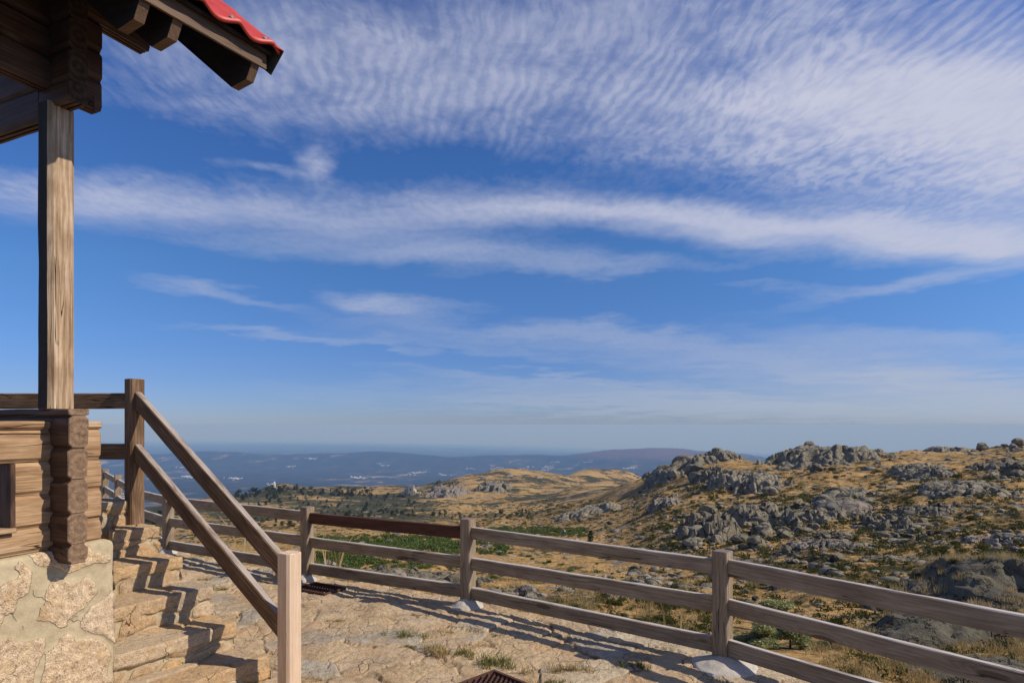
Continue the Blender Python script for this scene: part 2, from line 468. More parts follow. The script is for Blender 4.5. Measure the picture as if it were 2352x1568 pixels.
M['pillar'] = wood('weathered_pillar', (.11, .060, .031), (.38, .26, .155), (.66, .52, .37), knots=2.0, crack=2.0, streak=1.0, bumpd=.006)
M['eave'] = wood('eave_wood', (.075, .042, .023), (.125, .074, .042), (.17, .108, .064), knots=.6, crack=.4, rough=.6)
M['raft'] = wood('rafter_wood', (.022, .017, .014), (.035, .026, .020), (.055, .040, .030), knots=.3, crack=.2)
M['white_wood'] = M['fence']

# ------------------------------------------------------------------ land: profiles of the view along azimuths
# per azimuth (given by its column in a 2352 wide view): (distance ahead, row in that view) -> height
FAR = {  # lowland and distant ranges
    -900: [(3500, 1165), (5000, 1140), (8000, 1100), (11000, 1068), (12500, 1044), (14500, 1056), (22000, 1034), (33000, 1022), (60000, 1014), (90000, 1012)],
    330: [(3500, 1165), (5000, 1140), (8000, 1100), (11000, 1072), (12500, 1046), (14500, 1056), (22000, 1034), (33000, 1022), (60000, 1014), (90000, 1012)],
    480: [(3500, 1165), (5000, 1140), (8000, 1100), (10800, 1074), (12500, 1034), (14500, 1054), (22000, 1034), (33000, 1022), (60000, 1014), (90000, 1012)],
    640: [(3500, 1165), (5000, 1140), (8000, 1102), (10800, 1076), (12500, 1046), (14500, 1056), (22000, 1036), (33000, 1022), (60000, 1015), (90000, 1013)],
    740: [(3500, 1165), (5000, 1140), (8000, 1102), (10800, 1078), (12500, 1039), (14500, 1056), (22000, 1037), (33000, 1023), (60000, 1016), (90000, 1014)],
    860: [(3500, 1165), (5000, 1140), (8000, 1104), (10800, 1078), (12500, 1037), (14500, 1056), (22000, 1038), (33000, 1024), (60000, 1017), (90000, 1015)],
    980: [(3500, 1165), (5000, 1140), (8000, 1104), (10800, 1080), (12500, 1046), (14500, 1058), (22000, 1040), (33000, 1028), (60000, 1020), (90000, 1018)],
    1200: [(3500, 1165), (5000, 1140), (8000, 1106), (10800, 1082), (12500, 1045), (14500, 1058), (22000, 1044), (33000, 1034), (60000, 1025), (90000, 1022)],
    1290: [(3500, 1165), (5000, 1140), (8000, 1106), (10400, 1084), (12500, 1050), (14500, 1058), (22000, 1046), (33000, 1038), (60000, 1029), (90000, 1026)],
    1390: [(3500, 1165), (5000, 1140), (7500, 1106), (9400, 1084), (12500, 1035), (14500, 1056), (22000, 1046), (33000, 1040), (60000, 1031), (90000, 1029)],
    1500: [(3500, 1165), (5000, 1140), (7500, 1108), (9000, 1086), (12500, 1031), (14500, 1056), (22000, 1048), (33000, 1042), (60000, 1034), (90000, 1032)],
    1640: [(3500, 1165), (5000, 1140), (7500, 1108), (9000, 1086), (12500, 1034), (14500, 1056), (22000, 1050), (33000, 1042), (60000, 1036), (90000, 1034)],
    1740: [(3500, 1165), (5000, 1140), (7500, 1108), (9000, 1088), (12500, 1046), (14500, 1062), (22000, 1055), (33000, 1046), (60000, 1040), (90000, 1038)],
    1830: [(3500, 1165), (5000, 1140), (7500, 1108), (9000, 1092), (12500, 1062), (14500, 1070), (22000, 1060), (33000, 1052), (60000, 1046), (90000, 1044)],
    3400: [(3500, 1165), (5000, 1140), (7500, 1108), (9000, 1092), (12500, 1070), (14500, 1075), (22000, 1062), (33000, 1056), (60000, 1050), (90000, 1048)],
}
NEAR = {
    -900: [(3, 1900), (9, 1480), (25, 1330), (60, 1285), (120, 1262), (300, 1230), (600, 1215), (900, 1240), (1500, 1235), (2400, 1195)],
    240: [(3, 1900), (9, 1480), (25, 1320), (60, 1275), (120, 1250), (300, 1215), (600, 1185), (800, 1205), (1500, 1225), (2400, 1190)],
    420: [(3, 1900), (9, 1460), (25, 1310), (60, 1262), (120, 1236), (300, 1205), (600, 1160), (760, 1156), (1000, 1190), (1500, 1215), (2400, 1190)],
    530: [(3, 1900), (9, 1450), (25, 1305), (60, 1256), (120, 1230), (300, 1198), (500, 1178), (800, 1136), (1000, 1165), (1500, 1210), (2400, 1190)],
    635: [(3, 1900), (9, 1450), (25, 1305), (60, 1256), (120, 1226), (300, 1195), (500, 1180), (700, 1150), (1000, 1113), (1200, 1150), (1500, 1200), (2400, 1190)],
    720: [(3, 1900), (9, 1450), (25, 1308), (60, 1258), (120, 1226), (300, 1196), (500, 1182), (700, 1160), (1000, 1119), (1200, 1150), (1500, 1200), (2400, 1190)],
    840: [(3, 1900), (9, 1450), (25, 1315), (60, 1265), (120, 1230), (300, 1200), (480, 1186), (640, 1176), (1000, 1121), (1200, 1150), (1500, 1200), (2400, 1190)],
    950: [(3, 1900), (9, 1455), (25, 1325), (60, 1272), (120, 1236), (300, 1202), (480, 1180), (640, 1172), (1000, 1114), (1200, 1150), (1500, 1200), (2400, 1190)],
    1060: [(3, 1900), (8, 1470), (25, 1340), (60, 1278), (120, 1240), (300, 1203), (480, 1174), (640, 1168), (1100, 1091), (1300, 1130), (1600, 1180), (2400, 1185)],
    1150: [(3, 1900), (8, 1480), (25, 1345), (60, 1280), (120, 1240), (300, 1202), (480, 1172), (640, 1165), (1200, 1068), (1400, 1104), (1800, 1170), (2500, 1185)],
    1235: [(3, 1900), (8, 1490), (25, 1350), (60, 1282), (120, 1236), (300, 1195), (480, 1168), (700, 1150), (1200, 1083), (1300, 1090), (1800, 1150), (2600, 1185)],
    1340: [(3, 1900), (8, 1500), (25, 1350), (60, 1282), (120, 1226), (240, 1178), (420, 1150), (700, 1132), (1200, 1108), (1600, 1071), (1900, 1120), (2600, 1185)],
    1440: [(3, 1900), (8, 1510), (25, 1352), (60, 1280), (110, 1215), (200, 1160), (330, 1110), (420, 1118), (800, 1125), (1200, 1116), (1600, 1076), (1900, 1130), (2600, 1185)],
    1530: [(3, 1900), (8, 1520), (25, 1356), (55, 1278), (90, 1210), (160, 1140), (260, 1083), (350, 1100), (600, 1130), (1200, 1140), (1600, 1125), (1900, 1150), (2600, 1185)],
    1650: [(3, 1900), (8, 1530), (25, 1362), (50, 1272), (80, 1210), (130, 1140), (210, 1062), (250, 1056), (320, 1080), (600, 1130), (1200, 1150), (2600, 1185)],
    1770: [(3, 1900), (8, 1540), (25, 1368), (45, 1268), (70, 1210), (110, 1140), (170, 1082), (230, 1056), (320, 1080), (600, 1130), (1200, 1150), (2600, 1185)],
    1900: [(3, 1900), (8, 1550), (22, 1372), (40, 1268), (60, 1210), (95, 1140), (150, 1070), (205, 1040), (300, 1070), (600, 1130), (1200, 1150), (2600, 1185)],
    2050: [(3, 1900), (8, 1560), (22, 1372), (38, 1265), (58, 1205), (90, 1135), (140, 1070), (220, 1038), (300, 1060), (600, 1130), (1200, 1150), (2600, 1185)],
    2200: [(3, 1900), (8, 1570), (20, 1360), (34, 1262), (52, 1200), (80, 1130), (130, 1066), (220, 1034), (300, 1060), (600, 1130), (1200, 1150), (2600, 1185)],
    2352: [(3, 1900), (8, 1570), (19, 1350), (32, 1258), (48, 1195), (76, 1120), (120, 1060), (200, 1022), (300, 1050), (600, 1130), (1200, 1150), (2600, 1185)],
    3400: [(3, 1900), (8, 1570), (18, 1350), (30, 1250), (45, 1180), (75, 1100), (120, 1040), (200, 1000), (300, 1040), (600, 1130), (1200, 1150), (2600, 1185)],
}
LR = np.linspace(math.log(2.5), math.log(90000.0), 620)
PXC = np.linspace(-900, 3400, 431)
def _tab(T):
    xs = sorted(T)
    rows = np.array([np.interp(LR, np.log([p[0] for p in T[x]]), [p[1] for p in T[x]]) for x in xs])
    # smooth interpolation between the columns (Catmull-like through np.interp then blur)
    return np.array([np.interp(PXC, xs, rows[:, j]) for j in range(len(LR))])
tn = _tab(NEAR); tf = _tab(FAR)
wgt = sst(LR, math.log(2400), math.log(3500))[:, None]
TAB = tn * (1 - wgt) + tf * wgt
def blur(a, r, ax):
    kk = np.hanning(2 * r + 3)[1:-1]; kk /= kk.sum()
    pad = [(0, 0), (0, 0)]; pad[ax] = (r, r)
    b = np.pad(a, pad, mode='edge')
    return np.apply_along_axis(lambda q: np.convolve(q, kk, 'valid'), ax, b)
TAB = blur(blur(TAB, 3, 1), 4, 0)
ZT = 1.6 - (TAB - HZ) / 1450.0 * np.exp(LR)[:, None]
FENCE = [(-12.5, 16.5), (-7.8, 12.1), (-5.4, 9.0), (-4.28, 7.86), (-2.12, 6.54), (-0.39, 5.59), (1.42, 4.26), (2.80, 2.54), (4.2, 0.8), (5.5, -1.2)]
_ft = []; _fr = []
for (a, b), (c, d) in zip(FENCE[:-1], FENCE[1:]):
    for t in np.linspace(0, 1, 30):
        X, Y = a + (c - a) * t, b + (d - b) * t
        _ft.append(math.atan2(X, Y)); _fr.append(math.hypot(X, Y))
def fence_r(th): return np.interp(th, _ft, _fr)
def land(X, Y, detail=True):
    X = np.asarray(X, float); Y = np.asarray(Y, float)
    r = np.hypot(X, Y); th = np.arctan2(X, Y)
    tc_ = np.clip(th, -1.0, 1.0)
    ye = np.maximum(r * np.cos(tc_), 2.5)
    pxc = 1176 + 1450 * np.tan(tc_)
    u = np.clip((pxc - PXC[0]) / (PXC[1] - PXC[0]), 0, len(PXC) - 1.001); w = np.clip((np.log(ye) - LR[0]) / (LR[1] - LR[0]), 0, len(LR) - 1.001)
    i = u.astype(int); j = w.astype(int); fu = u - i; fw = w - j
    z = (ZT[j, i] * (1 - fu) + ZT[j, i + 1] * fu) * (1 - fw) + (ZT[j + 1, i] * (1 - fu) + ZT[j + 1, i + 1] * fu) * fw
    z = np.minimum(z, np.where(r < 16, -0.55 - 0.10 * np.maximum(0, r - 5), 1e4))
    d = ye
    k = np.clip((d - 5) / 20, 0, 1)
    z = z + k * np.clip((d - 28) / 40, 0, 1) * np.clip(1 - d / 900, 0, 1) * (2.2 * np.clip(fbm(X / 16, Y / 16, o=4, seed=13, g=.55), -.2, .5)) * sst(X / ye, .12, .3)
    z = z + k * (0.55 * fbm(X / 9, Y / 9, o=3, seed=3) + 0.30 * fbm(X / 2.3, Y / 2.3, o=3, seed=4)) * np.clip(1 - d / 900, 0, 1)
    z = z + np.clip((d - 90) / 200, 0, 1) * np.clip(1 - d / 3500, 0, 1) * 4.2 * fbm(X / 55, Y / 55, o=5, seed=5, g=.55)
    z = z + np.clip((d - 500) / 500, 0, 1) * np.clip(1 - d / 3500, 0, 1) * 22.0 * (.35 - np.abs(fbm(X / 190, Y / 190, o=5, seed=6, g=.5)))
    z = z + np.clip((d - 2800) / 1500, 0, 1) * 26.0 * fbm(X / 1300, Y / 1300, o=6, seed=7, g=.5)
    rg = np.exp(-((d - 12300) / 1500.0) ** 2)
    z = z + rg * 120.0 * (0.5 - np.abs(fbm(X / 1700, Y / 1700, o=5, seed=8, g=.5)))
    if detail:
        z = z + 0.05 * k * fbm(X / .5, Y / .5, o=3, seed=9) * np.clip(1 - d / 60, 0, 1)
    return z
_yy = np.exp(np.linspace(math.log(6.0), math.log(3000.0), 640))
def spot(x, y):
    """first place on the land seen in column x at row y of the 2352 px wide view"""
    X = (x - 1176.0) / 1450.0 * _yy
    z = land(X, _yy, False)
    rows = HZ - 1450.0 * (z - 1.6) / _yy
    rf = fence_r(np.arctan2(X, _yy)) + 0.6
    ok = np.where((rows <= y) & (np.hypot(X, _yy) > rf))[0]
    if len(ok) == 0: k = int(np.argmin(np.where(_yy > 20, rows, 9e9)))
    else: k = int(ok[0])
    return Vector((float(X[k]), float(_yy[k]), float(z[k])))

# ---- ground materials
def mat_land():
    m, k, b = new_mat("hillside_ground")
    geo = k.node('ShaderNodeNewGeometry')
    p = geo.outputs['Position']; nz = k.sep(geo.outputs['Normal'])[2]
    dist = k.v('LENGTH', p); dist = dist.node.outputs['Value']
    # near colours: dry golden grass, olive scrub, grit and bare granite
    a1 = k.noise(p, 0.09, 6, 0.62); a2 = k.noise(p, 0.6, 6, 0.65); a3 = k.noise(p, 4.5, 6, 0.7); a4 = k.noise(p, 28.0, 4, 0.7)
    gold = k.ramp(k.m('ADD', k.m('MULTIPLY', a3, 0.6), k.m('MULTIPLY', a4, 0.4)), [(0.3, (.13, .070, .024)), (0.45, (.36, .205, .070)), (0.60, (.49, .335, .145)), (0.8, (.62, .46, .25))])
    olive = k.ramp(k.m('ADD', k.m('MULTIPLY', a3, 0.6), k.m('MULTIPLY', a4, 0.4)), [(0.35, (.022, .022, .009)), (0.52, (.060, .056, .020)), (0.72, (.13, .115, .042))])
    rock = k.ramp(k.m('ADD', k.m('MULTIPLY', a2, 0.4), k.m('MULTIPLY', a4, 0.6)), [(0.38, (.045, .043, .038)), (0.5, (.15, .14, .12)), (0.66, (.28, .26, .22))])
    fo = k.m('ADD', k.m('MULTIPLY', a1, 0.5), k.m('MULTIPLY', a2, 0.5))
    fo = k.m('ADD', fo, k.m('MULTIPLY', k.m('SUBTRACT', a3, 0.5), 0.45))
    col = k.mix(k.ss(fo, 0.49, 0.58), gold, olive)
    b1 = k.noise(k.v('ADD', p, (31.0, 7.0, 2.0)), 0.28, 6, 0.68)
    b1 = k.m('ADD', b1, k.m('MULTIPLY', k.m('SUBTRACT', 0.93, nz), 0.35))
    col = k.mix(k.ss(b1, 0.55, 0.62), col, rock)
    # middle hills: smoother golden slopes with scrub
    c1 = k.noise(p, 0.010, 8, 0.66); c2 = k.noise(k.v('ADD', p, (90.0, 0, 0)), 0.035, 7, 0.7)
    c3 = k.noise(p, 0.16, 6, 0.7)
    mid = k.ramp(k.m('ADD', k.m('MULTIPLY', c2, .55), k.m('MULTIPLY', c3, .45)), [(0.34, (.17, .10, .042)), (0.5, (.42, .27, .105)), (0.66, (.58, .40, .18))])
    scr = k.ramp(c3, [(0.3, (.028, .030, .016)), (0.7, (.085, .080, .038))])
    sm = k.m('ADD', k.m('MULTIPLY', c1, 0.55), k.m('MULTIPLY', c2, 0.45))
    xx = k.sep(p)[0]; yy = k.sep(p)[1]
    leftness = k.ss(k.m('DIVIDE', xx, k.m('MAXIMUM', yy, 1.0)), -0.02, -0.22)
    sm = k.m('ADD', sm, k.m('MULTIPLY', leftness, 0.045))
    sm = k.m('ADD', sm, k.m('MULTIPLY', k.m('SUBTRACT', c3, 0.5), 0.20))
    mid = k.mix(k.ss(sm, 0.485, 0.52), mid, scr)
    mid = k.mix(k.ss(k.noise(k.v('ADD', p, (5, 70, 0)), 0.06, 7, 0.7), 0.58, 0.64), mid, (.26, .22, .18))
    col = k.mix(k.ss(dist, 160, 420), col, mid)
    # lowland: forest, fields, towns
    q = k.v('MULTIPLY', p, (1.0, 0.45, 0.0))
    f1 = k.noise(q, 0.0009, 8, 0.68); f2 = k.noise(q, 0.004, 6, 0.7)
    fld = k.vor(q, 0.0035, 'F1', 'Color'); fld = k.sep(fld)[0]
    forest = k.ramp(f2, [(0.35, (.012, .018, .016)), (0.65, (.040, .046, .034))])
    fields = k.ramp(fld, [(0.1, (.07, .07, .045)), (0.5, (.20, .15, .09)), (0.9, (.30, .24, .15))])
    low = k.mix(k.m('MULTIPLY', k.ss(k.m('ADD', k.m('MULTIPLY', f1, 0.6), k.m('MULTIPLY', f2, 0.4)), 0.525, 0.60), k.ss(fld, 0.25, 0.6)), forest, fields)
    # heather-brown tops of the far ranges
    hgt = k.sep(p)[2]
    rng_ = k.m('MULTIPLY', k.ss(hgt, -640, -540), k.ss(k.m('DIVIDE', xx, k.m('MAXIMUM', yy, 1.0)), 0.02, 0.12))
    low = k.mix(k.m('MULTIPLY', rng_, k.m('MULTIPLY', k.ss(dist, 9500, 11000), k.ss(dist, 17000, 15000))), low, k.mix(f2, (.060, .042, .036), (.12, .082, .066)))
    col = k.mix(k.ss(dist, 2300, 3000), col, low)
    k.l.new(col, b.inputs['Base Color'])
    b.inputs['Roughness'].default_value = 0.95
    b.inputs['Specular IOR Level'].default_value = 0.1
    h = k.m('ADD', k.m('MULTIPLY', a3, 0.10), k.m('MULTIPLY', a4, 0.03))
    h = k.m('ADD', h, k.m('MULTIPLY', c3, 1.6))
    bump(k, b, h, 0.9, 1.0)
    return m
M['land'] = mat_land()
def mat_granite(name, dark, mid, light, lichen=0.5, warm=0.0, scale=1.0, crackd=0.0):
    m, k, b = new_mat(name)
    geo = k.node('ShaderNodeNewGeometry'); p = geo.outputs['Position']
    ob = k.node('ShaderNodeObjectInfo').outputs['Random']
    p = k.v('ADD', p, k.comb(k.m('MULTIPLY', ob, 40.0), 0.0, 0.0))
    a = k.noise(p, 0.8 * scale, 7, 0.7); g = k.noise(p, 9.0 * scale, 6, 0.75); s = k.noise(p, 60.0 * scale, 3, 0.6)
    t = k.m('ADD', k.m('MULTIPLY', a, 0.45), k.m('ADD', k.m('MULTIPLY', g, 0.35), k.m('MULTIPLY', s, 0.2)))
    col = k.ramp(t, [(0.34, dark), (0.52, mid), (0.70, light)])
    tone = k.m('ADD', 0.80, k.m('MULTIPLY', ob, 0.4))
    col = k.mix(1.0, col, k.comb(tone, tone, tone), 'MULTIPLY')
    li = k.ss(k.noise(k.v('ADD', p, (3, 9, 1)), 1.7 * scale, 7, 0.72), 0.50, 0.62)
    col = k.mix(k.m('MULTIPLY', li, lichen), col, (.20, .205, .125))
    dk = k.ss(k.noise(k.v('ADD', p, (13, 2, 5)), 2.6 * scale, 7, 0.75), 0.54, 0.66)
    col = k.mix(k.m('MULTIPLY', dk, 0.65), col, (.030, .030, .028))
    if warm:
        pk = k.ss(k.noise(k.v('ADD', p, (1, 22, 7)), 0.5 * scale, 5, 0.6), 0.50, 0.60)
        col = k.mix(k.m('MULTIPLY', pk, warm), col, (.44, .32, .24))
    k.l.new(col, b.inputs['Base Color'])
    b.inputs['Roughness'].default_value = 0.92
    b.inputs['Specular IOR Level'].default_value = 0.15
    vc = k.vor(k.v('ADD', p, k.v('SCALE', k.noise(p, 1.5 * scale, 4, 0.6, 0, True), None)), 0.55 * scale, 'DISTANCE_TO_EDGE')
    vc.node.inputs['Vector'].links[0].from_node.inputs[1].links[0].from_node.inputs[3].default_value = 0.8
    crk = k.ss(vc, 0.05, 0.0)
    if crackd:
        col2 = k.mix(k.m('MULTIPLY', crk, crackd), col, (.02, .019, .017))
        k.l.new(col2, b.inputs['Base Color'])
    h = k.m('ADD', k.m('MULTIPLY', g, 0.10), k.m('MULTIPLY', s, 0.02))
    h = k.m('ADD', h, k.m('MULTIPLY', a, 0.35)); h = k.m('SUBTRACT', h, k.m('MULTIPLY', crk, 0.25))
    bump(k, b, h, 1.0, 0.5)
    return m
M['granite'] = mat_granite('granite', (.090, .078, .058), (.215, .188, .140), (.37, .33, .25), lichen=.45, crackd=.7)
M['granite_warm'] = mat_granite('granite_warm', (.10, .09, .075), (.22, .195, .165), (.38, .33, .27), lichen=.35, warm=.35, crackd=.6)
M['granite_near'] = mat_granite('granite_near', (.060, .052, .038), (.165, .146, .108), (.32, .29, .22), lichen=.6, scale=2.2, crackd=.5)

# ---- the land sheet
TH = np.concatenate([np.linspace(-100, -44, 60, endpoint=False), np.linspace(-44, 44, 1060, endpoint=False), np.linspace(44, 100, 60)])
RR = np.exp(np.concatenate([np.linspace(math.log(2.6), math.log(300), 560, endpoint=False), np.linspace(math.log(300), math.log(2600), 240, endpoint=False),
                            np.linspace(math.log(2600), math.log(20000), 200, endpoint=False), np.linspace(math.log(20000), math.log(110000), 40)]))
T2, R2 = np.meshgrid(np.radians(TH), RR)
GX = R2 * np.sin(T2); GY = R2 * np.cos(T2)
GZ = land(GX, GY)
tag(grid_mesh('ground', GX, GY, GZ, M['land']), kind='structure')

# ------------------------------------------------------------------ stone paving of the terrace
def mat_paving():
    m, k, b = new_mat('paving_stone')
    p = k.node('ShaderNodeNewGeometry').outputs['Position']
    at = k.node('ShaderNodeAttribute', attribute_name='stone')
    cid, edge, wob = k.sep(at.outputs['Color'])[:3]
    a = k.noise(p, 3.0, 6, 0.65); g = k.noise(p, 22.0, 6, 0.75); s = k.noise(p, 130.0, 3, 0.7)
    t = k.m('ADD', k.m('MULTIPLY', a, 0.4), k.m('ADD', k.m('MULTIPLY', g, 0.35), k.m('MULTIPLY', s, 0.25)))
    st = k.ramp(cid, [(0.0, (.50, .375, .225)), (0.28, (.56, .42, .265)), (0.5, (.48, .375, .25)), (0.66, (.57, .41, .25)), (0.84, (.42, .37, .29)), (1.0, (.55, .45, .31))])
    st = k.mix(1.0, st, k.ramp(t, [(0.34, (.42, .38, .34)), (0.45, (.80, .77, .73)), (0.54, (1.08, 1.07, 1.05)), (0.64, (1.22, 1.21, 1.19))]), 'MULTIPLY')
    rust = k.ss(k.noise(k.v('ADD', p, (7, 3, 0)), 2.2, 6, 0.7), 0.52, 0.66)
    st = k.mix(k.m('MULTIPLY', rust, 0.45), st, (.48, .27, .12))
    gry = k.ss(k.noise(k.v('ADD', p, (1, 33, 0)), 1.6, 6, 0.7), 0.56, 0.68)
    st = k.mix(k.m('MULTIPLY', gry, 0.4), st, (.28, .27, .25))
    sand = k.ramp(g, [(0.3, (.26, .185, .105)), (0.7, (.46, .35, .22))])
    e = k.m('ADD', edge, k.m('MULTIPLY', k.m('SUBTRACT', g, 0.5), 0.6))
    col = k.mix(k.ss(e, 0.62, 0.25), st, sand)
    col = k.mix(k.m('MULTIPLY', k.ss(edge, 0.30, 0.02), k.ss(a, 0.36, 0.60)), col, (.17, .115, .065))
    chip = k.vor(k.v('ADD', p, k.v('MULTIPLY', k.noise(p, 9.0, 4, 0.6, 0, True), (.10, .10, 0))), 5.5, 'DISTANCE_TO_EDGE')
    chip = k.m('MULTIPLY', k.ss(chip, 0.035, 0.0), k.ss(k.noise(p, 2.7, 3), 0.46, 0.58))
    col = k.mix(k.m('MULTIPLY', chip, 0.35), col, (.12, .08, .05))
    k.l.new(col, b.inputs['Base Color'])
    b.inputs['Roughness'].default_value = 0.9
    b.inputs['Specular IOR Level'].default_value = 0.15
    h = k.m('ADD', k.m('MULTIPLY', g, 0.030), k.m('MULTIPLY', s, 0.008))
    h = k.m('ADD', h, k.m('MULTIPLY', a, 0.03))
    h = k.m('SUBTRACT', h, k.m('MULTIPLY', chip, 0.012))
    bump(k, b, h, 0.8, 1.0)
    return m
M['paving'] = mat_paving()
TH = np.linspace(-66, 62, 1150)
RR = np.exp(np.linspace(math.log(1.6), math.log(22.0), 620))
T2, R2 = np.meshgrid(np.radians(TH), RR)
GX = R2 * np.sin(T2); GY = R2 * np.cos(T2)
def pave_h(X, Y):
    wx_ = X + 0.10 * fbm(X * 3, Y * 3, o=3, seed=21); wy_ = Y + 0.10 * fbm(X * 3 + 9, Y * 3, o=3, seed=22)
    c, s = math.cos(.55), math.sin(.55)
    U = (wx_ * c + wy_ * s) / .46; V = (-wx_ * s + wy_ * c) / .31
    d1, d2, cid = cells(U, V, 5)
    e = sst(d2 - d1, 0.03, 0.26)
    e = sst(d2 - d1 + .03 * fbm(X * 16, Y * 16, o=3, seed=29), 0.0, 0.07)
    h = (e - 1) * 0.012 * (1 + .8 * fbm(X * 1.4, Y * 1.4, o=2, seed=27)) + (cid - 0.5) * 0.014 + (cid * 7.31 % 1 - .5) * .028 * (U - np.floor(U) - .5) * e
    
    h = h + 0.016 * fbm(X * 1.1, Y * 1.1, o=3, seed=23) + 0.017 * fbm(X * 4.5, Y * 4.5, o=6, seed=24, g=.70) + .006 * np.abs(fbm(X * 22, Y * 22, o=3, seed=28))
    return h, cid, e
PH, PC, PE = pave_h(GX, GY)
edge_r = fence_r(T2) + 0.22 + 0.10 * fbm(T2 * 30, R2 * 0.6, o=3, seed=25) + 0.06 * (PC - .5)
over = np.clip((R2 - edge_r) / 0.10, 0, 12)
GZ = PH - np.where(over > 0, np.minimum(over, 1) * 0.10 + np.maximum(over - 1, 0) * 0.12, 0)
keep = (R2[:-1, :-1] < edge_r[:-1, :-1] + 0.7)
tag(grid_mesh('pavement', GX, GY, GZ, M['paving'], {'stone': np.stack([PC, PE, PH, PH * 0 + 1], -1)}, keep), kind='structure')
def pave_z(x, y):
    return float(pave_h(np.array([[x]], float), np.array([[y]], float))[0][0, 0])

# ------------------------------------------------------------------ the rail fence round the terrace
fence = thing('rail_fence', (1.42, 4.26, 0), 'weathered grey brown three rail fence along the terrace edge with one dark red rail', 'fence')
MF = [M['fence'], M['fence_end']]
posts = [(-12.5, 16.5), (-9.9, 14.1), (-7.8, 12.1), (-6.55, 10.5), (-5.4, 9.0), (-4.28, 7.86), (-2.12, 6.54), (-0.39, 5.59), (1.42, 4.26), (2.80, 2.54), (4.2, 0.8), (5.5, -1.2)]
def fdir(i):
    a = Vector(posts[max(i - 1, 0)]); b = Vector(posts[min(i + 1, len(posts) - 1)])
    return (b - a).normalized()
M['cement'], k_, b_ = new_mat('mortar_mound')
p_ = k_.node('ShaderNodeNewGeometry').outputs['Position']
k_.l.new(k_.ramp(k_.noise(p_, 9.0, 7, 0.7), [(0.3, (.36, .32, .26)), (0.7, (.55, .51, .45))]), b_.inputs['Base Color'])
b_.inputs['Roughness'].default_value = 0.95
bump(k_, b_, k_.noise(p_, 30.0, 6, 0.7), 0.6, 0.01)
for i, (x, y) in enumerate(posts):
    d = fdir(i)
    u = Vector((d.x, d.y, 0))
    h = 0.757 + (0.012 if i % 2 else -0.006)
    o = beam('post', (x, y, -0.12), (x, y, h), [(a, b - .052) for a, b in chamfer_rect(.105, .105, .007)], MF, fence, up=(-u.y, u.x, 0), amp=.0015)
    if 5 <= i <= 9:
        r = {7: .16, 8: .215}.get(i, .12)
        vs = []; fs = []
        for j in range(13):
            rr = j / 12.0
            for q in range(36):
                t = q * math.tau / 36
                R_ = r * rr * (1 + .16 * float(fbm(np.array([math.cos(t) * 1.5 + i * 3]), np.array([math.sin(t) * 1.5]), o=2, seed=31)[0]))
                hz_ = (.055 if i == 8 else .075) * (math.cos(rr * math.pi) * .5 + .5) ** .8 + .008 * float(vn(np.array([math.cos(t) * rr * 4]), np.array([math.sin(t) * rr * 4]), seed=33)[0])
                vs.append((R_ * math.cos(t), R_ * math.sin(t), hz_ - .03 * (rr > .99)))
        for j in range(12):
            for q in range(36):
                fs.append((j * 36 + q, (j + 1) * 36 + q, (j + 1) * 36 + (q + 1) % 36, j * 36 + (q + 1) % 36))
        mesh_obj('footing', vs, fs, M['cement'], fence, (x - .01, y - (.06 if i == 8 else .02), 0.006), None, True)
for i in range(len(posts) - 1):
    a = Vector((*posts[i], 0)); b = Vector((*posts[i + 1], 0)); d = (b - a).normalized()
    a2 = a + d * .045; b2 = b - d * .045
    for j, zt in enumerate((.70, .437, .172)):
        stained = (i == 6 and j == 0)
        mats = [M['fence_new'], M['fence_end']] if stained else MF
        rnd = random.Random(i * 7 + j)
        h = .108 + rnd.uniform(-.004, .004)
        za = zt - h + rnd.uniform(-.010, .010); zb = zt - h + rnd.uniform(-.010, .010)
        o = beam('rail', a2 + Vector((0, 0, za)), b2 + Vector((0, 0, zb)), chamfer_rect(.045, h, .006), mats, fence, amp=.0035)
        if stained: o['label'] = 'dark red brown stained rail'

# ------------------------------------------------------------------ stair handrail and landing rail
A = Vector((-2.87, 4.80, 0)); B = Vector((-1.345, 3.815, 0))
u = (B - A).normalized(); nrm = Vector((u.y, -u.x, 0))          # nrm points to the camera side
if nrm.y > 0: nrm = -nrm
MR = [M['rail'], M['logend']]
hand = thing('stair_handrail', (A.x, A.y, .85), 'brown two rail handrail sloping down the stone stairs to a fresh pale post', 'handrail')
sq = lambda w, c=.008: [(a, b - w / 2) for a, b in chamfer_rect(w, w, c)]
rot_u = (-u.y, u.x, 0)
beam('post', (A.x, A.y, .70), (A.x, A.y, 1.947), sq(.105, .012), MR, hand, up=rot_u)
o = beam('post', (B.x, B.y, -.10), (B.x, B.y, .830), sq(.108, .014), [M['newpost'], M['new_end']], hand, up=rot_u, amp=.0008)
o['label'] = 'new pale planed post'
dz = -(1.79 - .675)
for k_, (za, zb) in enumerate(((1.85, .795), (1.455, .425))):
    h = .115
    p0 = A + u * .052; p1 = B - u * .052
    sl_ = (zb - za) / (p1 - p0).length
    ang = math.atan(sl_)
    hp = h / 1.0
    # plumb cuts at both ends
    ct = lambda a_, b_, s=math.tan(ang): s * (b_ - h / 2) * 1.0
    zoff = -h / math.cos(ang) 
    beam('rail', p0 + Vector((0, 0, za + zoff)), p1 + Vector((0, 0, zb + zoff)), chamfer_rect(.05, h, .006), MR, hand, amp=.003,
         cut0=lambda a_, b_, s=math.tan(ang): s * b_, cut1=lambda a_, b_, s=math.tan(ang): s * b_)
plat = thing('landing_railing', (-4.6, 4.8, 1.03), 'dark brown level railing behind the cabin post at the top of the stone stairs', 'railing')
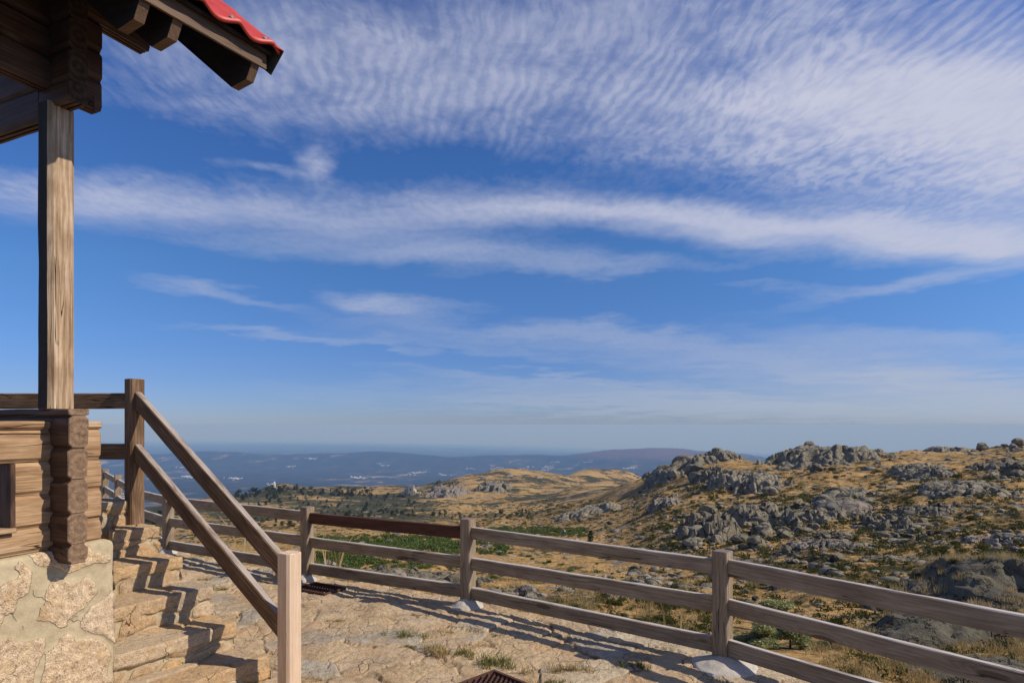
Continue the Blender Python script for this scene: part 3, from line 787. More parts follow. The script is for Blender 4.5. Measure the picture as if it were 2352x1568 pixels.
for zt in (1.84, 1.455):
    beam('rail', (-6.9, 4.86, zt - .118), (A.x - .05, 4.80, zt - .118), chamfer_rect(.05, .118, .006), MR, plat, amp=.003)
beam('post', (-4.95, 4.88, .95), (-4.95, 4.88, 1.93), sq(.105, .012), MR, plat, up=(0, 1, 0))
beam('post', (-6.95, 4.9, .95), (-6.95, 4.9, 1.93), sq(.105, .012), MR, plat, up=(0, 1, 0))

# ------------------------------------------------------------------ log cabin, in its own axes
HO = Vector((-2.268, 3.10, 0)); N1 = Vector((.912, -.410, 0)); D1 = Vector((.410, .912, 0))
def H(a, b, z=0.0): return HO + N1 * a + D1 * b + Vector((0, 0, z))
cabin = thing('log_cabin', H(-.05, .05, .93), 'brown log cabin porch on a granite base with a steep red tiled roof', 'cabin')
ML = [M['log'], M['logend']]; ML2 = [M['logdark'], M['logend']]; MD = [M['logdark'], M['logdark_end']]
def log1(a_u, z, h, v0, v1, mats, w=.093, prof=None):      # log running along D1, outer face at a_u
    return beam('wall_log', H(a_u - w / 2, v0, z), H(a_u - w / 2, v1, z), prof or log_profile(w, h), mats, cabin, amp=.0035)
def log2(v, z, h, u0, u1, mats, w=.093, prof=None):        # log running along N1, near face at v
    return beam('wall_log', H(u0, v + w / 2, z), H(u1, v + w / 2, z), prof or log_profile(w, h), mats, cabin, amp=.0035)
e_ = .0
log1(0, .985, .118, -2.6, .251, ML)
for z, h, op in ((1.103, .159, 1), (1.262, .157, 1), (1.419, .158, 0)):
    if op:
        log1(0, z, h, -.155, .253, ML); log1(0, z, h, -2.6, -.85, ML)
    else: log1(0, z, h, -2.6, .249, ML)
log1(.004, 1.577, .040, -2.6, .254, ML, .105, chamfer_rect(.105, .040, .012))
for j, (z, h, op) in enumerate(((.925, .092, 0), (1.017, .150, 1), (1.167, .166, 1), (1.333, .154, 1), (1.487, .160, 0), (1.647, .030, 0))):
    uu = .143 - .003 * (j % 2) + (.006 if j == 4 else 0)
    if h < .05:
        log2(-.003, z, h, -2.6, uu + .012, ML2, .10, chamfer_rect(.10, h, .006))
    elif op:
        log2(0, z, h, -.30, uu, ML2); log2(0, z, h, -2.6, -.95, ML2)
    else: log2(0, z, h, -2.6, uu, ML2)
# frames lining the openings
beam('opening_frame', H(-.047, -.168, 1.103), H(-.047, -.168, 1.419), [(a, b - .011) for a, b in chamfer_rect(.12, .022, .003)], MD, cabin, up=tuple(D1))
beam('opening_frame', H(-.03, -.85, 1.098), H(-.03, -.16, 1.098), chamfer_rect(.125, .022, .003), ML, cabin)
# corner post
pw, pd = .127, .114
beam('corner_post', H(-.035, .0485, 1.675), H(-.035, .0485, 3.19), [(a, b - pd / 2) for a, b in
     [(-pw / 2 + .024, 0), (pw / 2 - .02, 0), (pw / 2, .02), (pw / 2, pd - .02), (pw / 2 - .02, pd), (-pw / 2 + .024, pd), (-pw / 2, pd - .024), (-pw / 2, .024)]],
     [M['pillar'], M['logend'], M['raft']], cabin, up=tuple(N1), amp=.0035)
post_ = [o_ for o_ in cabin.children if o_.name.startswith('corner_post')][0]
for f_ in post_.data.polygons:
    if f_.normal.y > .9: f_.material_index = 2  # shade painted into the near side, using the dark rafter wood
# upper walls
bp = [(-.036, 0), (-.020, 0), (-.020, .010), (-.008, .010), (-.008, 0), (.008, 0), (.008, .010), (.020, .010), (.020, 0), (.036, 0), (.0465, .022), (.0465, .140), (.038, .155), (-.038, .155), (-.0465, .140), (-.0465, .022)]
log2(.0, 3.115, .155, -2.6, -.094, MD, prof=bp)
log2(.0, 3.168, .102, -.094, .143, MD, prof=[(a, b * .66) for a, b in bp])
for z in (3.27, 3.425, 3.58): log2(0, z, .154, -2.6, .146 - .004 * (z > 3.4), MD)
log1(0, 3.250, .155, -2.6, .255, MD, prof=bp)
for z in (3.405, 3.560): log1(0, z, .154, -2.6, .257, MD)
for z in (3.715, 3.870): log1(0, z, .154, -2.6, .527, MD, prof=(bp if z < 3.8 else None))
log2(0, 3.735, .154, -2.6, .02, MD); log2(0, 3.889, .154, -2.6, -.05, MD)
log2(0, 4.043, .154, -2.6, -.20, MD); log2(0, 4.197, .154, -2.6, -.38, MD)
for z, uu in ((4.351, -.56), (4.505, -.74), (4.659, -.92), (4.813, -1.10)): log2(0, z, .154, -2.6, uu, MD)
beam('bolt', H(.02, .20, 3.215), H(.02, .20, 3.30), [(.006 * math.cos(t * math.tau / 8), .006 * math.sin(t * math.tau / 8)) for t in range(8)], [M['logdark']], cabin, up=tuple(N1), amp=0)
# ---- roof
PT = .859
rr_ = bpy.data.objects.new('roof', None)
C.objects.link(rr_); rr_.parent = cabin; rr_.location = H(.70, .70, 3.64) - wpos(cabin)
def roofz(a): return 3.612 + PT * (.725 - a)             # underside of the decking
def solid_prism(name, pts, v0, v1, mats, parent):
    """pts = (a, z) outline in the gable plane, extruded from v0 to v1"""
    K = len(pts); vs = [H(a, v0, z) - HO for a, z in pts] + [H(a, v1, z) - HO for a, z in pts]
    fs = [(i, (i + 1) % K, K + (i + 1) % K, K + i) for i in range(K)] + [tuple(range(K))[::-1], tuple(range(K, 2 * K))]
    o = mesh_obj(name, vs, fs, mats, parent, HO)
    bm = bmesh.new(); bm.from_mesh(o.data); bmesh.ops.recalc_face_normals(bm, faces=bm.faces); bm.to_mesh(o.data); bm.free()
    return o
def rafter(v0, w=.05):
    low = lambda a: 3.435 + PT * (.548 - a)
    A_ = H(.548, v0, 0)
    pts = [(.698, roofz(.698)), (.697, 3.528), (.658, 3.454), (.548, 3.435), (-2.7, low(-2.7)), (-2.7, roofz(-2.7))]
    # as a beam so that the grain follows the slope: local frame along the slope
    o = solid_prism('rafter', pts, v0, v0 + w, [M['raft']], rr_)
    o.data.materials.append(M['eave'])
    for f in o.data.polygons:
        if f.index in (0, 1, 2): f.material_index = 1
    return o
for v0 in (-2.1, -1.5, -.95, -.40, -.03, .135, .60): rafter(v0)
beam('fascia', H(.7065, -2.6, 3.530), H(.7065, .690, 3.530), chamfer_rect(.014, .086, .002), [M['eave'], M['logdark_end']], rr_, amp=.001)
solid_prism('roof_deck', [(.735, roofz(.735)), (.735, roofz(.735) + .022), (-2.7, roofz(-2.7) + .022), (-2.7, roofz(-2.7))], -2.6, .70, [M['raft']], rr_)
# pressed metal tiles
m, k, b = new_mat('red_tile_sheet')
p = k.node('ShaderNodeNewGeometry').outputs['Position']
k.l.new(k.ramp(k.noise(p, 7.0, 6, 0.7), [(0.3, (.42, .040, .030)), (0.7, (.56, .065, .050))]), b.inputs['Base Color'])
b.inputs['Roughness'].default_value = 0.52
M['tile'] = m
m, k, b = new_mat('olive_flashing'); b.inputs['Base Color'].default_value = (.07, .065, .045, 1); b.inputs['Roughness'].default_value = .5; M['flash'] = m
WV = .218
def tile_z(v, s):
    ph = (v % WV) / WV
    w = .036 * (1 - abs(math.sin(math.pi * ph)) ** 1.2)
    st = s / .35
    return w + .016 * (1 - (st - math.floor(st)))
vsn = int((0.75 + 2.7) / (WV / 14)); ssn = 96
Vg = np.linspace(-2.7, .72, vsn + 1); Sg = np.concatenate([[-.001], np.linspace(0, 4.4, ssn)])
vs = []; ca, sa = math.cos(math.atan(PT)), math.sin(math.atan(PT))
for s in Sg:
    for v in Vg:
        n_ = tile_z(v, max(s, 0)) + (.024 if s >= 0 else .004)
        a = .752 - s * ca + n_ * sa; z = roofz(.752) + s * sa + n_ * ca
        vs.append(H(a, v, z) - HO)
K = vsn + 1
fs = [(j * K + i, j * K + i + 1, (j + 1) * K + i + 1, (j + 1) * K + i) for j in range(ssn) for i in range(vsn)]
o = mesh_obj('tile_sheet', vs, fs, [M['tile']], rr_, HO, None, True)
md = o.modifiers.new('thick', 'SOLIDIFY'); md.thickness = .004; md.offset = -1
# verge strip at the far gable, folded down
def verge(v0, v1, drop):
    vs = []
    for s in (-.012, 4.4):
        for (v, dn) in ((v0, .058), (v1, .062), (v1 + .004, .056), (v1 + .004, .056 - drop)):
            a = .752 - s * ca + dn * sa; z = roofz(.752) + s * sa + dn * ca
            vs.append(H(a, v, z) - HO)
    fs = [(0, 1, 5, 4), (1, 2, 6, 5), (2, 3, 7, 6)]
    return vs, fs
vs, fs = verge(.680, .724, .14)
o = mesh_obj('verge_flashing', vs, fs, [M['tile'], M['flash']], rr_, HO, None, False, [0, 0, 1])
md = o.modifiers.new('thick', 'SOLIDIFY'); md.thickness = .003
m, k, b = new_mat('zinc_screw'); b.inputs['Base Color'].default_value = (.55, .48, .42, 1); b.inputs['Metallic'].default_value = .6; b.inputs['Roughness'].default_value = .4; M['screw'] = m
for q in range(4):
    v = .72 - .10 - q * WV
    bmv = bmesh.new()
    bmesh.ops.create_cone(bmv, cap_ends=True, segments=10, radius1=.011, radius2=.007, depth=.010)
    me = bpy.data.meshes.new('screw'); bmv.to_mesh(me); bmv.free(); me.materials.append(M['screw'])
    so_ = bpy.data.objects.new('screw', me); C.objects.link(so_); so_.parent = rr_
    n_ = tile_z(v, .03) + .030
    so_.location = H(.752 - .03 * ca + n_ * sa, v, roofz(.752) + .03 * sa + n_ * ca) - wpos(rr_)
    so_.rotation_euler = (N1 * sa + Vector((0, 0, ca))).to_track_quat('Z', 'Y').to_euler()

# the eave sags a little towards the near end
bpy.context.view_layer.update()
for o_ in rr_.children:
    R_ = o_.rotation_euler.to_matrix(); w_ = wpos(o_)
    if o_.name.startswith('screw'):
        o_.location.z -= .075 * (.69 - (w_ - HO).dot(D1)); continue
    Ri = R_.inverted()
    for v_ in o_.data.vertices:
        p_ = R_ @ v_.co + w_
        p_.z -= .075 * (.69 - (p_ - HO).dot(D1))
        v_.co = Ri @ (p_ - w_)

# ------------------------------------------------------------------ masonry
def mat_masonry(name, stone_stops, mortar, mscale, mw=0.10, speck=1.0):
    m, k, b = new_mat(name)
    p = k.node('ShaderNodeNewGeometry').outputs['Position']
    at = k.node('ShaderNodeAttribute', attribute_name='stone')
    cid, edge, wob = k.sep(at.outputs['Color'])[:3]
    a = k.noise(p, 5.0, 5, 0.6); g = k.noise(p, 40.0, 5, 0.75); s = k.noise(p, 150.0, 3, 0.8)
    st = k.ramp(cid, stone_stops)
    gr = k.m('ADD', k.m('MULTIPLY', g, 0.5), k.m('MULTIPLY', s, 0.5))
    grv = k.ramp(gr, [(0.38, (.34, .27, .25)), (0.46, (.80, .74, .71)), (0.54, (1.0, .98, .97)), (0.62, (1.45, 1.45, 1.45))])
    grv = k.mix(speck, (1, 1, 1), grv)
    st = k.mix(1.0, st, grv, 'MULTIPLY')
    yl = k.ss(k.noise(k.v('ADD', p, (4, 4, 9)), 9.0, 6, 0.7), 0.50, 0.66)
    st = k.mix(k.m('MULTIPLY', yl, 0.40), st, (.56, .34, .13))
    mo = k.mix(1.0, mortar, k.ramp(k.m('ADD', k.m('MULTIPLY', a, .6), k.m('MULTIPLY', g, .4)), [(0.3, (.72, .70, .66)), (0.6, (1.05, 1.05, 1.05))]), 'MULTIPLY')
    e = k.m('ADD', edge, k.m('MULTIPLY', k.m('SUBTRACT', g, 0.5), 0.35))
    col = k.mix(k.ss(e, 0.42, 0.58), mo, st)
    vc = k.vor(k.v('ADD', p, k.v('MULTIPLY', k.noise(p, 6.0, 4, 0.6, 0, True), (.14,) * 3)), 3.6, 'DISTANCE_TO_EDGE')
    crk = k.m('MULTIPLY', k.ss(vc, 0.009, 0.002), k.ss(k.noise(p, 6.1, 3), 0.52, 0.62))
    col = k.mix(k.m('MULTIPLY', crk, 0.85), col, (.05, .035, .02))
    k.l.new(col, b.inputs['Base Color'])
    b.inputs['Roughness'].default_value = 0.9
    b.inputs['Specular IOR Level'].default_value = 0.2
    h = k.m('ADD', k.m('MULTIPLY', k.m('MULTIPLY', gr, k.ss(e, .42, .58)), 0.022), k.m('MULTIPLY', g, 0.004))
    h = k.m('SUBTRACT', h, k.m('MULTIPLY', crk, 0.02))
    bump(k, b, h, 0.9, 1.0)
    return m
M['found'] = mat_masonry('granite_in_mortar', [(0, (.74, .58, .38)), (.4, (.70, .55, .37)), (.7, (.76, .62, .44)), (1, (.66, .49, .30))], (.45, .37, .24), 1.0)
M['step'] = mat_masonry('stair_granite', [(0, (.60, .40, .21)), (.3, (.54, .41, .27)), (.5, (.68, .45, .22)), (.7, (.50, .40, .28)), (1, (.64, .50, .33))], (.42, .33, .21), 1.0, speck=.75)

# stone base of the cabin: rows go from the top inwards, over the lip and down the face
cpath = [(.034, v, 1, 0) for v in np.arange(-2.6, .27, .012)]
for t in np.linspace(0, math.pi / 2, 9)[1:-1]: cpath.append((-.006 + .04 * math.cos(t), .273 + .04 * math.sin(t), math.cos(t), math.sin(t)))
cpath += [(a, .313, 0, 1) for a in np.arange(-.01, -2.8, -.05)]
rows = [(-.45, 0, 0), (-.25, 0, 0), (-.13, 0, 0), (-.09, 0, 0), (-.06, 0, 0), (-.035, 0, 0.1), (-.015, -.004, .4), (-.004, -.014, .8)] + [(0, -z, 1) for z in np.arange(.03, 1.12, .012)]
ZT0 = .985
cu = np.array([c[0] for c in cpath]); cv = np.array([c[1] for c in cpath]); nu = np.array([c[2] for c in cpath]); nv = np.array([c[3] for c in cpath])
ri = np.array([r[0] for r in rows]); rz = np.array([r[1] for r in rows]); rn = np.array([r[2] for r in rows])
S_ = np.cumsum(np.concatenate([[0], np.hypot(np.diff(cu), np.diff(cv))]))
SS, RZ = np.meshgrid(S_, rz); RI = np.repeat(ri[:, None], len(cu), 1); RN = np.repeat(rn[:, None], len(cu), 1)
ZZ = RZ.copy()
wS = SS + .09 * fbm(SS * 5, ZZ * 5, o=3, seed=41); wZ = ZZ + .08 * fbm(SS * 5 + 20, ZZ * 5, o=3, seed=42)
d1, d2, cid = cells(wS / .36, wZ / .30 + .3, 46)
big = _h(np.floor(cid * 1e5), cid * 0, cid * 0, 3)
edge = sst(d2 - d1 + .30 * fbm(SS * 6, ZZ * 6, o=5, seed=49), .12 + .18 * cid, .26 + .22 * cid)
disp = .008 * edge + .010 * fbm(SS * 6, ZZ * 6, o=4, seed=43) + (.3 + edge) * .010 * fbm(SS * 30, ZZ * 30, o=4, seed=44, g=.65)
pit = sst(fbm(SS * 24, ZZ * 24, o=2, seed=45), .42, .6) * sst(d2 - d1, .1, .3) * (cid > .55); disp = disp - .02 * pit
U_ = cu[None, :] + nu[None, :] * (RI + disp * RN - .004); V_ = cv[None, :] + nv[None, :] * (RI + disp * RN - .004)
Z_ = ZT0 + ZZ + (1 - RN) * .008 * fbm(SS * 6, RI * 6, o=3, seed=47) + .014 * fbm(SS * 2.2, SS * 0, o=3, seed=48) * (RN < .9)
Z_ = Z_ - .012 * sst(SS, 2.85, 3.0)
WX = N1.x * U_ + D1.x * V_ ; WY = N1.y * U_ + D1.y * V_
o = grid_mesh('stone_base', WX, WY, Z_, M['found'], {'stone': np.stack([cid, edge * (RN > .05), disp, disp * 0 + 1], -1)}, None, cabin, HO)
fm_ = o.data; fm_.flip_normals()
# floor of the porch
beam('porch_floor', H(-1.4, -2.6, .99), H(-1.4, .05, .99), chamfer_rect(2.6, .05, .01), ML, cabin)

# ------------------------------------------------------------------ stone stairs
stairs = thing('stone_stairs', (A.x + u.x * .8, A.y + u.y * .8, 0), 'rough orange brown granite stairs climbing to the left beside the cabin base', 'stairs')
def rock_prism(name, poly, z0, z1, seed, mat, parent, slab=.078, cell=.018, amp=.005):
    """a course of rough masonry with a slab on top; poly is counter-clockwise in plan"""
    P_ = [Vector((p[0], p[1])) for p in poly]
    pts = []; nrms = []
    for i in range(len(P_)):
        a, b_ = P_[i], P_[(i + 1) % len(P_)]; L = (b_ - a).length
        nn = Vector(((b_ - a).y, -(b_ - a).x)).normalized()
        k_ = max(2, int(L / cell))
        for j in range(k_):
            t = j / k_
            pts.append(a + (b_ - a) * t)
            w_ = min(1, min(j, k_ - j) * cell / .04)
            pn = (P_[i] - P_[i - 1]).normalized(); pn = Vector((pn.y, -pn.x))
            q = P_[(i + 2) % len(P_)] - b_; qn = Vector((q.y, -q.x)).normalized()
            m_ = nn * (1 - (1 - w_) * .5) + (pn if j < k_ / 2 else qn) * (1 - w_) * .5
            nrms.append(m_.normalized())
    pts.append(pts[0]); nrms.append(nrms[0])
    px_ = np.array([p.x for p in pts]); py_ = np.array([p.y for p in pts]); nx_ = np.array([p.x for p in nrms]); ny_ = np.array([p.y for p in nrms])
    s_ = np.cumsum(np.concatenate([[0], np.hypot(np.diff(px_), np.diff(py_))]))
    cx, cy = px_[:-1].mean(), py_[:-1].mean()
    H_ = z1 - z0
    prof = [(-.018, z) for z in np.arange(z0, z1 - slab - .006, .011)] + [(-.014, z1 - slab - .004), (-.002, z1 - slab + .001)] + \
           [(.0, z) for z in np.arange(z1 - slab + .010, z1 - .012, .010)] + [(-.001, z1 - .004), (-.006, z1 - .001), (-.012, z1)]
    rows_ = []
    for (off, z) in prof: rows_.append((px_ + nx_ * off, py_ + ny_ * off, np.full(px_.shape, z), np.full(px_.shape, 1.0 if z < z1 - slab else .0)))
    lx, ly = rows_[-1][0], rows_[-1][1]
    for t in np.linspace(0, 1, 22)[1:]:
        rows_.append((lx + (cx - lx) * t, ly + (cy - ly) * t, np.full(px_.shape, z1), np.zeros(px_.shape)))
    X = np.array([r[0] for r in rows_]); Y = np.array([r[1] for r in rows_]); Z = np.array([r[2] for r in rows_]); rs = np.array([r[3] for r in rows_])
    SS = np.repeat(s_[None, :], len(rows_), 0)
    # masonry pattern: riser stones or long tread slabs
    a1 = SS + .03 * fbm(SS * 9, Z * 9, o=2, seed=seed); b1 = Z + .018 * fbm(SS * 9, Z * 9 + 5, o=2, seed=seed + 1)
    d1, d2, cid = cells(a1 / .24, b1 / .11 + seed * .37, seed)
    t1, t2, tid = cells(X / .55 + seed, Y / .55 + .04 * np.floor(Z * 3), seed + 9)
    e1 = sst(d2 - d1, .05, .24); e2 = sst(t2 - t1, .005, .04)
    isr = rs > .5
    edge = np.where(isr, e1, e2 * .45 + .55); cid = np.where(isr, cid, tid)
    nxr = np.repeat(nx_[None, :], len(rows_), 0); nyr = np.repeat(ny_[None, :], len(rows_), 0)
    side = (np.arange(len(rows_)) < len(prof))[:, None] * 1.0
    out = np.where(isr, .020 * e1 + .010 * (cid - .5), .030 * (tid - .5) - .014 * (1 - e2)) + amp * fbm(X * 6 + seed, Y * 6, Z * 5, o=3, seed=seed + 2) + .009 * fbm(X * 26, Y * 26, Z * 26, o=4, seed=seed + 3, g=.65)
    fade = side + (1 - side) * np.clip(1 - (np.arange(len(rows_))[:, None] - len(prof)) / 6.0, 0, 1)
    X = X + nxr * out * fade; Y = Y + nyr * out * fade
    Z = Z + (1 - isr) * (.005 * fbm(X * 5, Y * 5, o=3, seed=seed + 4) + .004 * fbm(X * 22, Y * 22, o=3, seed=seed + 5) + .012 * (tid - .5) - .012 * (1 - e2))
    L = parent.location
    return grid_mesh(name, X - L.x, Y - L.y, Z - L.z, mat, {'stone': np.stack([cid, edge, edge, edge * 0 + 1], -1)}, None, parent, L)
def nearcut(len_):
    """how far towards the cabin a riser line runs before it meets the cabin base"""
    q = A + u * len_
    best = 1.4
    for s in np.arange(.05, 1.5, .01):
        w = q + nrm * s
        if w.x / w.y < 0 and (w - HO).dot(N1) < .10 and (w - HO).dot(D1) < .33: return s
        if abs(w.x / w.y) > .632: return s
    return best
fronts = [.30, .62, .955, 1.26, 1.57]; tops = [.856, .665, .496, .313, .148]
for i in range(5):
    f = fronts[i]; bk = (fronts[i - 1] if i else .02) - .10
    def Q(l, s): 
        w = A + u * l + nrm * s
        return (w.x, w.y)
    far = -.03 + (.012 if i % 2 else -.01)
    nf, nb = nearcut(f), nearcut(bk)
    rock_prism('step', [Q(f, far), Q(bk, far), Q(bk, nb), Q(f, nf)], -.10, tops[i], 60 + i * 7, M['step'], stairs)
land_o = thing('stone_landing', (A.x - 1, A.y, 0), 'low granite landing block at the head of the stairs behind the cabin corner', 'landing')
rock_prism('slab_course', [Q(.005, .035), Q(-2.2, .035), Q(-2.2, 1.30), Q(.005, .62)], .0, 1.025, 99, M['step'], land_o, slab=.05)

# ------------------------------------------------------------------ rusty gratings set in the paving
m, k, b = new_mat('rusty_iron')
p = k.node('ShaderNodeNewGeometry').outputs['Position']
k.l.new(k.ramp(k.noise(p, 45.0, 5, 0.7), [(0.3, (.045, .020, .014)), (0.7, (.13, .055, .035))]), b.inputs['Base Color'])
b.inputs['Roughness'].default_value = 0.75; b.inputs['Metallic'].default_value = .2
M['rust'] = m
def grating(loc, w, d, rz, label, scales):
    t = thing('drain_grate', loc, label, 'drain grate', 'rusty drain grates set in the paving')
    R_ = Matrix.Rotation(rz, 4, 'Z')
    def part(nm, vs, fs):
        mesh_obj(nm, [R_ @ Vector(v) for v in vs], fs, M['rust'], t, loc)
    vs = []; fs = []
    def box(x0, x1, y0, y1, z0, z1):
        s = len(vs)
        vs.extend([(x0, y0, z0), (x1, y0, z0), (x1, y1, z0), (x0, y1, z0), (x0, y0, z1), (x1, y0, z1), (x1, y1, z1), (x0, y1, z1)])
        fs.extend([(s, s + 3, s + 2, s + 1), (s + 4, s + 5, s + 6, s + 7), (s, s + 1, s + 5, s + 4), (s + 1, s + 2, s + 6, s + 5), (s + 2, s + 3, s + 7, s + 6), (s + 3, s, s + 4, s + 7)])
    box(-w, w, -d, -d + .02, -.03, .016); box(-w, w, d - .02, d, -.03, .016)
    box(-w, -w + .02, -d + .02, d - .02, -.03, .016); box(w - .02, w, -d + .02, d - .02, -.03, .016)
    part('frame', vs, fs)
    vs = []; fs = []
    box(-w + .02, w - .02, -d + .02, d - .02, -.03, 0.0)
    nx_, ny_ = int(2 * w / .034), int(2 * d / .026)
    for i in range(1, nx_):
        for j in range(1, ny_):
            cx = -w + i * 2 * w / nx_ + (.009 if j % 2 else -.009); cy = -d + j * 2 * d / ny_
            s = len(vs)
            for q in range(5):
                an = math.pi * q / 4
                vs.append((cx + .013 * math.cos(an), cy + .011 * math.sin(an), 0.001))
                vs.append((cx + .011 * math.cos(an), cy + .009 * math.sin(an) - .005, .013 * math.sin(an) + .002))
            for q in range(4): fs.append((s + q * 2, s + q * 2 + 2, s + q * 2 + 3, s + q * 2 + 1))
    part('perforated_plate', vs, fs)
grating((-.115, 3.80, .016), .18, .18, rad(-45), 'rusty grate with scalloped holes lying on the paving in the foreground', 1)
grating((-1.86, 6.12, .008), .21, .14, rad(-31), 'dark rusty grate lying in the fence shade beside the second post', 1)

# ------------------------------------------------------------------ boulders
def boulder_mesh(name, seed, flat, mat, lvl=4, cuts=9, rough=.10):
    rnd = random.Random(seed)
    bm = bmesh.new(); bmesh.ops.create_icosphere(bm, subdivisions=lvl, radius=1.0)
    co = np.array([v.co for v in bm.verts])
    for _ in range(cuts):
        nn = Vector((rnd.gauss(0, 1), rnd.gauss(0, 1), rnd.gauss(0, .8))).normalized(); d = rnd.uniform(.55, .86)
        nn = np.array(nn); t = co @ nn
        over = np.maximum(t - d, 0)
        co = co - (over * .93)[:, None] * nn[None, :]
    # joints: a few weathered clefts
    for _ in range(3):
        nn = np.array(Vector((rnd.gauss(0, 1), rnd.gauss(0, 1), rnd.gauss(0, .5))).normalized()); d = rnd.uniform(-.35, .35)
        t = np.abs(co @ nn - d + .06 * fbm(co[:, 0] * 3, co[:, 1] * 3, co[:, 2] * 3, o=2, seed=seed + 5))
        co = co * (1 - .14 * np.exp(-(t / .05) ** 2))[:, None]
    nz = fbm(co[:, 0] * 1.6 + seed, co[:, 1] * 1.6, co[:, 2] * 1.6, o=5, seed=seed, g=.5)
    co = co * (1 + rough * 1.6 * nz)[:, None]
    co[:, 2] *= flat
    for v, c in zip(bm.verts, co): v.co = c
    me = bpy.data.meshes.new(name); bm.to_mesh(me); bm.free()
    me.materials.append(mat)
    me.polygons.foreach_set('use_smooth', [True] * len(me.polygons))
    return me
PRO = {
    'grey': [boulder_mesh('boulder', 100 + i, .62 + .16 * (i % 3), M['granite'], 4) for i in range(8)],
    'warm': [boulder_mesh('boulder', 140 + i, .55 + .15 * (i % 3), M['granite_warm'], 4) for i in range(4)],
    'near': [boulder_mesh('boulder', 170 + i, .60 + .12 * (i % 3), M['granite_near'], 5, rough=.13) for i in range(3)],
}
rb = random.Random(5)
def boulder(P, size, kind, label, group, sx=1.0, tilt=.25, sink=.25, rz=None):
    me = rb.choice(PRO[kind])
    o = bpy.data.objects.new('boulder', me); C.objects.link(o)
    o.scale = (size * sx, size * rb.uniform(.7, 1.1), size * rb.uniform(.75, 1.1))
    o.rotation_euler = (rb.uniform(-tilt, tilt), rb.uniform(-tilt, tilt), rb.uniform(0, 6.28) if rz is None else rz)
    o.location = P + Vector((0, 0, size * (.42 - sink)))
    return tag(o, label, 'boulder', group)
# (x0, y0, x1, y1, slope rows, count, size px, kind, stack, label, group)
CL = [
    (1594, 1036, 1700, 1056, 13, 14, 'grey', 1, 'rounded grey boulder piled on the left rocky hilltop against the sky', 'boulders on the left hilltop'),
    (1488, 1058, 1610, 1100, 20, 15, 'grey', 1, 'long grey boulder in the rocky ridge descending left from the left hilltop', 'boulders of the descending ridge'),
    (1602, 1074, 1652, 1124, 13, 9, 'grey', 0, 'grey boulder in the clump just below the left hilltop', 'boulders below the left hilltop'),
    (1655, 1090, 1785, 1140, 19, 15, 'grey', 1, 'big grey slab boulder in the tilted crag at the middle of the slope', 'boulders of the tilted crag'),
    (1785, 1024, 1960, 1080, 15, 40, 'grey', 1, 'rounded grey boulder heaped in the large tor on the right skyline', 'boulders of the large tor'),
    (1950, 1022, 2022, 1036, 8, 12, 'grey', 0, 'small grey boulder in the row running right from the large tor', 'boulders right of the large tor'),
    (2000, 1044, 2060, 1062, 11, 8, 'grey', 0, 'upright grey boulder standing in grass below the skyline right of the tor', 'boulders below the skyline'),
    (2140, 1026, 2205, 1036, 9, 7, 'grey', 0, 'low grey boulder on the grassy skyline at far right', 'boulders on the grassy skyline'),
    (2300, 1016, 2352, 1034, 14, 5, 'grey', 1, 'dark rounded boulder at the right end of the skyline', 'boulders at the right end of the skyline'),
    (2272, 1056, 2352, 1100, 16, 12, 'grey', 1, 'tall rounded boulder in the group near the right picture edge', 'boulders near the right edge'),
    (2066, 1068, 2158, 1104, 13, 12, 'grey', 0, 'dark boulder of the broken outcrop below the grassy skyline', 'boulders of the dark outcrop'),
    (2130, 1108, 2264, 1134, 14, 12, 'grey', 0, 'low grey boulder in the long flat outcrop on the right slope', 'boulders of the long outcrop'),
    (1490, 1136, 1556, 1192, 12, 9, 'grey', 0, 'grey boulder in the small heap at the left foot of the slope', 'boulders at the left foot of the slope'),
    (1566, 1170, 1760, 1262, 20, 32, 'grey', 1, 'large rounded grey boulder in the big heap behind the third fence post', 'boulders behind the third post'),
    (1745, 1160, 1900, 1232, 17, 22, 'grey', 1, 'bulky grey boulder in the heap up the slope right of the third fence post', 'boulders up slope of the post'),
    (1840, 1138, 1986, 1158, 12, 11, 'grey', 0, 'dark grey boulder in the narrow row across the middle slope', 'boulders of the narrow row'),
    (1990, 1160, 2150, 1250, 15, 17, 'grey', 0, 'grey boulder in the broken ridge crossing the golden slope', 'boulders of the broken ridge'),
    (1800, 1214, 1950, 1292, 15, 17, 'grey', 0, 'grey boulder half sunk in the grass just above the top fence rail', 'boulders above the top rail'),
    (2250, 1222, 2336, 1266, 16, 9, 'warm', 0, 'pale lichen covered boulder near the right edge above the rail', 'pale boulders near the right edge'),
    (2194, 1148, 2250, 1166, 11, 4, 'grey', 0, 'dark standing boulder on open golden grass at right', 'boulders on open grass'),
    (835, 1312, 1060, 1340, 20, 12, 'grey', 0, 'smooth grey boulder behind the bottom rail left of the second fence post', 'boulders behind the bottom rail'),
    (1092, 1322, 1130, 1346, 15, 4, 'near', 0, 'cracked dark boulder seen just right of the second fence post', 'boulders right of the second post'),
    (1120, 1356, 1222, 1374, 24, 4, 'warm', 0, 'flat pale rock slab low behind the bottom rail', 'flat slabs behind the rail'),
    (1270, 1185, 1420, 1225, 8, 10, 'grey', 0, 'small grey boulder at the shaded foot of the rocky slope', 'boulders at the foot of the slope'),
    (1560, 1330, 1760, 1400, 14, 8, 'near', 0, 'dark rock in the scrub seen between the upper fence rails', 'rocks between the rails'),
]
